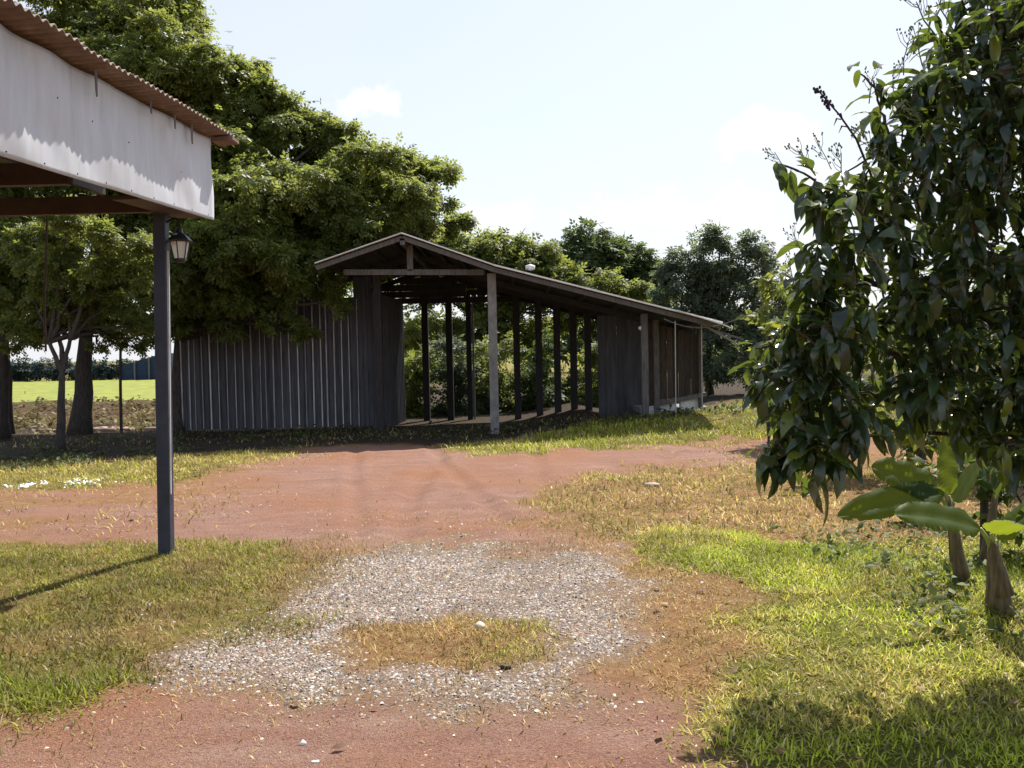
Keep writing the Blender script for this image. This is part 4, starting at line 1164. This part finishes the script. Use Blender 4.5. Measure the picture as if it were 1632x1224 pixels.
# limbs
limb_ends = [P(a, b, Y - .4) for a, b, Y in ((1330, 420, 5.05), (1300, 640, 5.0), (1430, 250, 5.1), (1400, 560, 5.1), (1520, 150, 5.2), (1560, 420, 5.2), (1700, 200, 5.3), (1750, 550, 5.3), (1480, 690, 5.1))]
limb_pts = []
for e in limb_ends:
    st = sh_base + [random.uniform(-.15, .15), random.uniform(-.1, .1), random.uniform(.5, 1.0)]
    lp_ = branch_pts(st, e, 7, .10, .04); limb_pts += lp_[2:]
    stems.tube(lp_, [.030, .027, .024, .021, .018, .015, .013, .010], 7, False)
done = [np.array(q) for q in limb_pts]
for rr_ in sorted(ros, key=lambda q: min(np.linalg.norm(q[0] - t) for t in limb_pts)):
    c = rr_[0]; dd = np.array(done)
    e = dd[np.argmin(np.linalg.norm(dd - c, axis=1) + .25 * np.clip(dd[:, 2] - c[2], 0, 9))]
    bpp = branch_pts(e, c, 4, .03, .07)
    stems.tube(bpp, [.0065, .006, .0055, .005, .004], 5, False)
    done.append(bpp[2]); done.append(bpp[3])
stems.tube([sh_base + [0, 0, -.1], sh_base + [.02, 0, .5], sh_base + [-.02, .02, 1.1]], [.09, .075, .05], 10)
stems.build('branches', M['twig'], shrub, smooth=True)
# nearest visible leaves one by one, the rest as one part
depth = leaf_p @ fwd
rel_ = leaf_p - np.array([0, 0, CAM_H])
lx_ = W_PX / 2 + F_PX * (rel_ @ rgt) / (rel_ @ fwd); ly_ = H_PX / 2 - F_PX * (rel_ @ upv) / (rel_ @ fwd)
vis = (lx_ > 1150) & (lx_ < 1640) & (ly_ > -10) & (ly_ < 860)
is_hand = np.zeros(len(leaf_p), bool)
score = np.where(vis, depth - leaf_s * 1.2, 99)
order = np.argsort(score)[:285]
sel = np.zeros(len(leaf_p), bool); sel[order] = True
lm = []
for tv, tf in tpls:
    me = np_mesh('leaf', tv, tf, None, True); me.materials.append(M['shrub_leaf']); lm.append(me)
S3, F3, N3 = frames(leaf_f, leaf_n)
for i in np.nonzero(sel)[0]:
    o = bpy.data.objects.new('leaf', lm[leaf_k[i]])
    s = leaf_s[i]
    o.matrix_world = Matrix(((S3[i, 0] * s, F3[i, 0] * s, N3[i, 0] * s, leaf_p[i, 0]), (S3[i, 1] * s, F3[i, 1] * s, N3[i, 1] * s, leaf_p[i, 1]), (S3[i, 2] * s, F3[i, 2] * s, N3[i, 2] * s, leaf_p[i, 2]), (0, 0, 0, 1)))
    col.objects.link(o); adopt(o, shrub)
Vs, Fs, Ts = [], [], []; off = 0
for k in range(4):
    m_ = (~sel) & (leaf_k == k)
    v, f, t = scatter(tpls[k][0], tpls[k][1], leaf_p[m_], leaf_f[m_], leaf_n[m_], leaf_s[m_], rng.random(m_.sum()))
    Vs.append(v); Fs.append(f + off); Ts.append(t); off += len(v)
o = link_obj('leaf_mass', np_mesh('leaf_mass', np.concatenate(Vs), np.concatenate(Fs), np.concatenate(Ts), True), M['shrub_leaf_mass'], shrub)
o['kind'] = 'stuff'
# flower stalks (panicles) with small buds
def panicle_mesh(seed):
    r_ = random.Random(seed); mb = MB()
    mb.tube([(0, 0, 0), (.01, 0, .08), (.0, .01, .17)], [.004, .0035, .0025], 4, False)
    for i in range(9):
        a = r_.uniform(0, 6.28); z0 = r_.uniform(.04, .16); L_ = r_.uniform(.05, .10)
        e = (math.cos(a) * L_ * .6, math.sin(a) * L_ * .6, z0 + L_ * .9)
        mb.tube([(0, 0, z0), (e[0] * .6, e[1] * .6, z0 + L_ * .35), e], [.002, .002, .0015], 3, False)
        for _ in range(2):
            c = np.array(e) + [r_.uniform(-.012, .012), r_.uniform(-.012, .012), r_.uniform(-.01, .012)]
            mb.add(ICO_V * [.005, .005, .008] + c, [tuple(q) for q in ICO_F])
    me = bpy.data.meshes.new('flower_stalk'); me.from_pydata(mb.v, [], mb.f); me.update(); me.materials.append(M['bud'])
    return me
pm = [panicle_mesh(s) for s in range(3)]
for i, (px, py, Y, s) in enumerate([(1255, 250, 5.1, .7), (1300, 255, 5.1, .9), (1325, 245, 5.0, .8), (1345, 270, 5.0, .9), (1385, 140, 5.2, .8), (1440, 95, 5.2, 1), (1425, 130, 5.1, .8), (1470, 80, 5.2, .9), (1490, 30, 5.2, 1.1), (1520, 25, 5.2, 1), (1575, 30, 5.1, 1), (1560, 60, 5.1, .9), (1600, 25, 5.0, .9), (1400, 230, 5.0, .9), (1440, 260, 4.9, .8), (1370, 330, 4.9, .9), (1280, 380, 5.1, .7), (1265, 430, 5.1, .7), (1480, 190, 4.9, .9), (1550, 160, 4.8, .9), (1420, 420, 4.7, .8), (1600, 250, 4.7, .8)]):
    o = bpy.data.objects.new('flower_stalk', pm[i % 3])
    c = P(px, py + 25, Y - .45)
    o.matrix_world = Matrix.Translation(c) @ Matrix.Rotation(random.uniform(-.7, .3), 4, 'Y') @ Matrix.Rotation(random.uniform(0, 6.2), 4, 'Z') @ Matrix.Scale(s, 4)
    col.objects.link(o); adopt(o, shrub)
# dark seed spike leaning out to the left
s0, s1 = P(1365, 222, 4.65), P(1303, 143, 4.65)
mb = MB(); mb.tube([s0 + [.1, 0, -.25], s0, s0 + (s1 - s0) * .5 + [.01, 0, 0], s1], [.007, .006, .005, .004], 6)
for i in range(34):
    t = .62 + .42 * random.random(); a = random.uniform(0, 6.28)
    c = s0 + (s1 - s0) * t + np.array([math.cos(a), math.sin(a), random.uniform(-.6, .6)]) * .014 * (.5 + t * .6)
    mb.add(ICO_V * [.007, .007, .010] + c, [tuple(q) for q in ICO_F])
for t, dx in ((.25, -.04), (.4, -.035), (.5, .03)):
    c = s0 + (s1 - s0) * t
    mb.tube([c, c + [dx * .6, 0, .005], c + [dx, 0, -.03]], [.003, .005, .001], 4)
mb.build('seed_spike', M['spike'], shrub)

# ------------------------------------------------------------------ banana plants
def banana_leaf(parent, base, tip, width, sagz, side_up, roll=0.0):
    """arched blade with midrib; base/tip in world"""
    base = np.array(base); tip = np.array(tip)
    n = 46; Ln = np.linalg.norm(tip - base)
    mid = base + (tip - base) * .5 + np.array([0, 0, sagz])
    c = np.array([(1 - t) ** 2 * base + 2 * t * (1 - t) * mid + t * t * tip for t in np.linspace(0, 1, n + 1)])
    v = []; f = []
    m = 4
    for i in range(n + 1):
        t = i / n
        tg = norm(c[min(n, i + 1)] - c[max(0, i - 1)])
        nr = norm(np.array(side_up, float)); s = norm(np.cross(tg, nr)); nr = np.cross(s, tg)
        w = width * (min(1, t / .14) ** .7) * (1 - max(0, (t - .55) / .45) ** 2.2) ** .7
        for k in range(-m, m + 1):
            q = k / m
            wob = .05 * width * math.sin(i * .5 + q * 3) + .035 * width * (1 if (i + abs(k)) % 3 else -1)
            v.append(c[i] + s * (w * q) + nr * (abs(q) * w * .30 - abs(q) ** 3 * w * .25 + wob * abs(q)))
    W = 2 * m + 1
    tears = {(random.randrange(6, n - 4), random.choice((0, 1))) for _ in range(4)}
    for i in range(n):
        for k in range(2 * m):
            if (i, 0) in tears and k < 1: continue
            if (i, 1) in tears and k >= 2 * m - 1: continue
            f.append((i * W + k, i * W + k + 1, (i + 1) * W + k + 1, (i + 1) * W + k))
    lf = MB().add(v, f).build('leaf', M['banana_leaf'], parent, smooth=True)
    MB().tube([q - np.array([0, 0, .003]) for q in c], [max(.002, .010 * (1 - .8 * i / n)) for i in range(n + 1)], 6).build('midrib', M['banana_rib'], lf, smooth=True)
    return lf
def banana(px, pyb, pxt, pyt, r, label, leaves, z_extra=0):
    g0 = G(px, pyb); Y = g0[1]
    root = empty('banana_plant', (g0[0], Y, gh1(g0[0], Y)), label, 'banana plant', 'banana plants under the shrub')
    t = P(pxt, pyt, Y)
    pts = [np.array([g0[0], Y, gh1(g0[0], Y) - .05]) + (t - np.array([g0[0], Y, -.05])) * s for s in np.linspace(0, 1, 7)]
    mb = MB(); mb.tube(pts, [r * 1.4, r * 1.15, r * 1.02, r * .92, r * .80, r * .62, r * .40], 14)
    for i in range(6):   # overlapping sheaths wrapped round the stem
        a = i * 2.4 + px; i0 = i % 3
        off = np.array([math.cos(a), math.sin(a), 0]) * r * .42
        mb.tube([pts[i0] + off * 1.3, pts[i0 + 1] + off, pts[i0 + 2] + off * .9, pts[i0 + 3] + off * .75], [r * .85, r * .70, r * .55, r * .18], 9)
    mb.build('stem', M['banana_stem'], root, smooth=True)
    for (bx_, by_, tx_, ty_, dY, w, sg, su) in leaves:
        b = P(bx_, by_, Y); tp = P(tx_, ty_, Y + dY)
        MB().tube([pts[-2], (pts[-2] + b) / 2 + [0, 0, .02], b], [.018, .014, .011], 7).build('leaf_stalk', M['banana_rib'], root, smooth=True)
        banana_leaf(root, b, tp, w, sg, su)
    return root
banana(1596, 980, 1582, 868, .062, 'nearest banana plant with a thick brown stem and a leaf lit yellow beneath',
       [(1562, 842, 1424, 820, -.15, .098, .05, (-.1, -.75, .75)), (1590, 860, 1700, 790, -.2, .10, .10, (.1, -.4, .9)), (1580, 850, 1640, 840, -.5, .08, .05, (.2, -.4, .9))])
banana(1536, 935, 1512, 800, .042, 'middle banana plant with two broad dark leaves pointing left',
       [(1505, 785, 1334, 824, -.1, .10, .04, (-.05, -.85, .6)), (1494, 790, 1388, 744, .1, .115, .06, (.15, -.85, .5)), (1512, 790, 1508, 690, .2, .075, .03, (-.9, -.5, .2)), (1520, 800, 1560, 740, .3, .06, .03, (.3, -.8, .3))])
banana(1566, 905, 1590, 770, .034, 'slim banana plant standing farthest back beside the shrub',
       [(1588, 780, 1545, 715, .3, .07, .05, (-.3, -.8, .4)), (1592, 780, 1650, 720, .2, .08, .06, (.3, -.8, .4))])

# ------------------------------------------------------------------ grass, gravel, small stones
BL_V = np.array([(-.5, 0, 0), (.5, 0, 0), (-.38, .55, .10), (.38, .55, .10), (0, 1.0, .42)], float)
BL_F = np.array([(0, 1, 3), (0, 3, 2), (2, 3, 4)])
def grass(name, label, xr, yr, dens, prob, hfun, wid, gfun, bright=1.0, lean=(.1, 1.15)):
    n = int(dens * (xr[1] - xr[0]) * (yr[1] - yr[0]))
    x = rng.uniform(xr[0], xr[1], n); y = rng.uniform(yr[0], yr[1], n)
    inview = np.abs(x) < .60 * y + .6
    x, y = x[inview], y[inview]
    Z = zones(x, y)
    p = prob(Z, x, y)
    k = rng.random(len(x)) < p
    x, y = x[k], y[k]; Z = {q: v[k] for q, v in Z.items()}
    n = len(x)
    pos = np.stack([x, y, gh(x, y) - .004], 1)
    a = rng.uniform(0, 2 * np.pi, n); lean = rng.uniform(lean[0], lean[1], n)
    f = np.stack([np.cos(a) * np.sin(lean), np.sin(a) * np.sin(lean), np.cos(lean)], 1)
    nn = np.stack([-np.cos(a) * np.cos(lean), -np.sin(a) * np.cos(lean), np.sin(lean)], 1)   # curls back over
    h = hfun(Z, x, y) * (.5 + .9 * rng.random(n))
    sc = np.stack([wid * (.6 + .8 * rng.random(n)), h, -h * .8], 1)
    g = np.clip(gfun(Z, x, y) + rng.normal(0, .2, n), 0, 1)[:, None]
    dry = np.array([.43, .285, .125]) * (1 - g) + np.array([.34, .40, .030]) * g
    strw = rng.random((n, 1)) < .09
    c = np.where(strw, np.array([.55, .45, .24]), dry) * (.55 + 1.1 * rng.random((n, 1)) ** 1.3) * bright * (.72 + .5 * sstep(.3, .66, patch(x, y, 2.6, 44)))[:, None]
    v, fa, t = scatter(BL_V, BL_F, pos, f, nn, sc, c)
    o = link_obj(name, np_mesh(name, v, fa, t), M['blade']); tag(o, label, None, None, 'stuff')
    return len(fa)
patch = lambda x, y, s=1.3, o=0: fbm(x * s + o, y * s + o * 1.7, 4)
tot = 0
tot += grass('lawn_grass', 'fresh green lawn on the right side of the track', (.4, 6.5), (3.0, 9.5), 5200,
      lambda Z, x, y: Z['lawn'] * (1 - Z['dirt']) * (1 - Z['gravel']) * (.35 + .65 * sstep(.35, .55, patch(x, y))), lambda Z, x, y: .032 + .038 * patch(x, y, 1.1, 9), .007,
      lambda Z, x, y: .55 + .6 * sstep(.35, .62, patch(x, y, .9, 3)), 1.18)
tot += grass('dry_grass', 'dry orange grass between the gravel and the lawn', (-1.9, 5.0), (3.2, 9.6), 3200,
      lambda Z, x, y: np.clip(1 - Z['lawn'] - Z['left'], 0, 1) * (1 - .90 * Z['dirt']) * (1 - .86 * Z['gravel']) * (.25 + .75 * sstep(.32, .55, patch(x, y, 1.7, 5))) * np.where(Z['isl'] > .5, 1.5, .85), lambda Z, x, y: .022 + .025 * patch(x, y, 1.5, 2) + .02 * Z['isl'], .0055,
      lambda Z, x, y: .02 + .25 * sstep(.5, .7, patch(x, y, 1.6, 8)) + .6 * Z['isl'] * sstep(-.5, .2, x))
tot += grass('rough_grass', 'rough green and brown grass round the veranda post', (-6.0, -.6), (3.2, 8.3), 4200,
      lambda Z, x, y: Z['left'] * (.3 + .7 * sstep(.35, .55, patch(x, y, 1.5, 4))), lambda Z, x, y: .030 + .035 * patch(x, y, 1.2, 6) + .035 * Z['tuft'], .007,
      lambda Z, x, y: .04 + .62 * sstep(.40, .64, patch(x, y, .9, 13)) + .35 * Z['tuft'], .66)
tot += grass('far_grass', 'short yellowed grass round the far end of the track', (-11, 9.5), (8.0, 21), 620,
      lambda Z, x, y: np.clip(Z['bank'] * 1.3 + Z['farl'] + Z['middry'] * .8 + Z['lawn'] + .10 * sstep(16.5, 18, y), 0, 1) * (1 - .88 * Z['dirt']) * (.3 + .7 * sstep(.35, .55, patch(x, y, .8, 4))) + .22 * Z['dirt'] * (sstep(-2.2, -4, x) + sstep(1.6, 2.6, x)) * sstep(.4, .6, patch(x, y, 1.1, 90)), lambda Z, x, y: .05 + .04 * patch(x, y, .8, 6) + .03 * Z['bank'], .013,
      lambda Z, x, y: .22 + .6 * Z['bank'] + .35 * Z['farl'] + .3 * Z['lawn'] + .12 * Z['middry'] + .5 * (patch(x, y, .7, 21) - .5))
tot += grass('straw', 'bits of dry straw lying scattered over the dirt and gravel', (-6, 4.5), (3.2, 15), 900,
      lambda Z, x, y: np.clip(Z['dirt'] + .8 * Z['gravel'], 0, 1) * sstep(.38, .6, patch(x, y, 1.1, 61)), lambda Z, x, y: .028 + .02 * patch(x, y, 2, 2), .006,
      lambda Z, x, y: 0 * x, 1.0, (1.25, 1.62))
print('grass tris', tot)

SV = np.array([(1, 0, -.3), (.2, .9, -.3), (-.9, .4, -.3), (-.5, -.8, -.3), (.6, -.7, -.3), (.5, .3, .6), (-.4, .2, .8), (.0, -.5, .65)], float)
SF = np.array([(0, 1, 5), (1, 6, 5), (1, 2, 6), (2, 3, 7), (2, 7, 6), (3, 4, 7), (4, 0, 5), (4, 5, 7), (5, 6, 7)])
def stones(name, label, n, xr, yr, prob, size, cols, sink=.3):
    x = rng.uniform(xr[0], xr[1], n); y = rng.uniform(yr[0], yr[1], n)
    Z = zones(x, y); k = rng.random(n) < prob(Z, x, y)
    x, y = x[k], y[k]; n = len(x)
    s = size[0] + (size[1] - size[0]) * rng.random(n) ** 2.6
    V = np.repeat(SV[None], n, 0) * (1 + .22 * rng.normal(0, 1, (n, len(SV), 1)))
    sc = np.stack([s * (.8 + .7 * rng.random(n)), s * (.7 + .5 * rng.random(n)), s * (.4 + .35 * rng.random(n))], 1)
    V = V * sc[:, None]
    a = rng.uniform(0, 6.28, n); tl = rng.normal(0, .35, n)
    ct, st = np.cos(tl)[:, None], np.sin(tl)[:, None]
    V = np.stack([V[..., 0] * ct - V[..., 2] * st, V[..., 1], V[..., 0] * st + V[..., 2] * ct], -1)
    ca, sa = np.cos(a)[:, None], np.sin(a)[:, None]
    V = np.stack([V[..., 0] * ca - V[..., 1] * sa, V[..., 0] * sa + V[..., 1] * ca, V[..., 2]], -1)
    V = V + np.stack([x, y, gh(x, y) + sc[:, 2] * (1 - sink) - .002], 1)[:, None]
    cols = np.array(cols); c = cols[rng.integers(0, len(cols), n)] * (.75 + .5 * rng.random((n, 1)))
    F_ = SF[None] + (np.arange(n) * len(SV))[:, None, None]
    o = link_obj(name, np_mesh(name, V.reshape(-1, 3), F_.reshape(-1, 3), np.repeat(c, len(SV), 0)), M['stone']); tag(o, label, None, None, 'stuff')
GC = [(.44, .40, .36), (.56, .52, .46), (.34, .31, .30), (.20, .19, .20), (.24, .22, .22), (.44, .33, .26), (.60, .57, .52), (.34, .21, .15), (.14, .12, .12), (.30, .20, .15), (.38, .30, .25)]
stones('gravel', 'loose grey gravel spread in the middle of the track', 210000, (-3.4, 2.1), (4.0, 8.6), lambda Z, x, y: np.clip(Z['gravel'] ** 1.4 * (.36 + .62 * sstep(.32, .58, patch(x, y, 2.2, 2))) + .03 * sstep(.5, .7, patch(x, y, 2, 77)), 0, 1), (.0042, .0120), [tuple(.84 * q for q in c_) for c_ in GC], .5)
stones('pebbles', 'small pale and reddish pebbles scattered over the dirt', 75000, (-6, 4.5), (3.2, 13), lambda Z, x, y: np.clip(Z['dirt'] * .5 + Z['gravel'] * .1 + .05, 0, 1) * (.15 + .85 * sstep(.4, .62, patch(x, y, 1.2, 30))) * sstep(14, 4, y), (.003, .0095), [(.50, .34, .26), (.36, .19, .13), (.30, .15, .10), (.62, .53, .45), (.16, .08, .06), (.42, .26, .19)])
stones('white_gravel', 'bright white gravel lying by the grass on the left', 2500, (-7.5, -3.6), (11.2, 13.2), lambda Z, x, y: np.exp(-((y - 12.1 - .1 * np.sin(x * 3)) / .22) ** 2) * sstep(-4.9, -5.7, x) * sstep(.35, .6, patch(x, y, 1.6, 30)), (.015, .035), [(.8, .8, .8), (.7, .7, .7)])
# lone stones and scraps
def lone(name, px, py, sz, mat, label, cat, fl=.6):
    g0 = G(px, py); zz = gh1(g0[0], g0[1])
    v = ICO_V * (1 + .2 * rng.normal(0, 1, (12, 1))) * [sz, sz * .8, sz * fl] + [g0[0], g0[1], zz + sz * fl * .5]
    o = link_obj(name, np_mesh(name, v, ICO_F), M[mat]); tag(o, label, cat)
lone('pale_rock', 766, 1003, .042, 'pale_rock', 'pale yellowish rock lying on the dry grass island in the gravel', 'rock')
lone('white_pebble', 482, 1184, .017, 'litter', 'small round white pebble on the red dirt nearest the camera', 'pebble')
lone('white_chip', 502, 1214, .018, 'litter', 'flat white stone chip on the red dirt at the bottom of the picture', 'stone', .3)
lone('white_scrap', 1285, 790, .045, 'litter', 'white scrap lying on the dry grass below the hanging leaves', 'litter', .5)
lone('pink_stone', 1042, 776, .10, 'rubble', 'flat pinkish stone on the pale dry grass right of the track', 'stone', .35)
lone('pale_chip', 1020, 1120, .02, 'litter', 'pale chip lying on the dry grass between gravel and lawn', 'stone', .3)
lone('red_clod', 806, 1064, .028, 'brown_beam', 'dark red clod at the lower edge of the grass island', 'clod', .5)


# low broad leaved weeds at the foot of the plants, the shed and the trees
def weeds(name, label, spots, n, size, cdark, clight):
    P_, H_ = [], []
    for (x0, x1, y0, y1), k in spots:
        x = rng.uniform(x0, x1, k); y = rng.uniform(y0, y1, k)
        keep = rng.random(k) < sstep(.38, .56, patch(x, y, 1.5, 66))
        P_.append(np.stack([x[keep], y[keep], gh(x[keep], y[keep])], 1))
    pos = np.repeat(np.concatenate(P_), n, 0); N_ = len(pos)
    hgt = np.repeat(rng.random(len(pos) // n), n)
    pos = pos + np.stack([rng.normal(0, size * .9, N_), rng.normal(0, size * .9, N_), rng.random(N_) * size * 2.2 * hgt], 1)
    a = rng.uniform(0, 6.28, N_); el = rng.normal(.15, .5, N_)
    f = np.stack([np.cos(a) * np.cos(el), np.sin(a) * np.cos(el), np.sin(el)], 1)
    nn = np.array([0, 0, 1.0])[None] + rng.normal(0, .45, (N_, 3))
    g = rng.random((N_, 1))
    c = np.array(cdark) * (1 - g) + np.array(clight) * g
    v, fa, t = scatter(SIMPLE[0], SIMPLE[1], pos, f, nn, size * (.5 + rng.random(N_)), c)
    o = link_obj(name, np_mesh(name, v, fa, t), M['blade']); tag(o, label, None, None, 'stuff')
weeds('weeds', 'rough tan and green weeds on the bank before the bright field', [((-17, -5.5, 21.5, 30.5), 1500)], 7, .13, (.10, .075, .03), (.26, .22, .09))
weeds('weeds', 'low broad leaved weeds round the feet of the banana plants', [((2.2, 5.0, 4.9, 8.2), 420)], 7, .06, (.05, .075, .02), (.16, .20, .05))
weeds('weeds', 'dark weeds along the foot of the shed and fence and under the trees', [((-8.5, -3.6, 14.9, 19.8), 420), ((-3.6, .2, 17.6, 20.3), 160), ((-.2, 4.6, 17.6, 19.8), 420), ((-9.5, -6.5, 13.6, 15.6), 120)], 7, .075, (.04, .055, .02), (.12, .14, .05))

# fallen leaves lying about
n_ = 1500
lx2 = rng.uniform(-5, 5, n_); ly2 = 3.3 + 9 * rng.random(n_) ** 1.4
kp = (rng.random(n_) < .08 + .9 * sstep(.6, 2.4, lx2) * sstep(9, 5, ly2))
lx2, ly2 = lx2[kp], ly2[kp]; n_ = len(lx2)
a = rng.uniform(0, 6.28, n_)
lc_ = np.array([(.22, .12, .06), (.32, .20, .10), (.14, .07, .04), (.40, .30, .16)])[rng.integers(0, 4, n_)]
v, fa, t = scatter(SIMPLE[0], SIMPLE[1], np.stack([lx2, ly2, gh(lx2, ly2) + .018], 1), np.stack([np.cos(a), np.sin(a), rng.normal(0, .25, n_)], 1), np.array([0, 0, 1.0])[None] + rng.normal(0, .35, (n_, 3)), rng.uniform(.03, .075, n_), lc_)
o = link_obj('fallen_leaves', np_mesh('fallen_leaves', v, fa, t), M['blade']); tag(o, 'dry brown leaves fallen on the grass under the shrub and on the track', None, None, 'stuff')
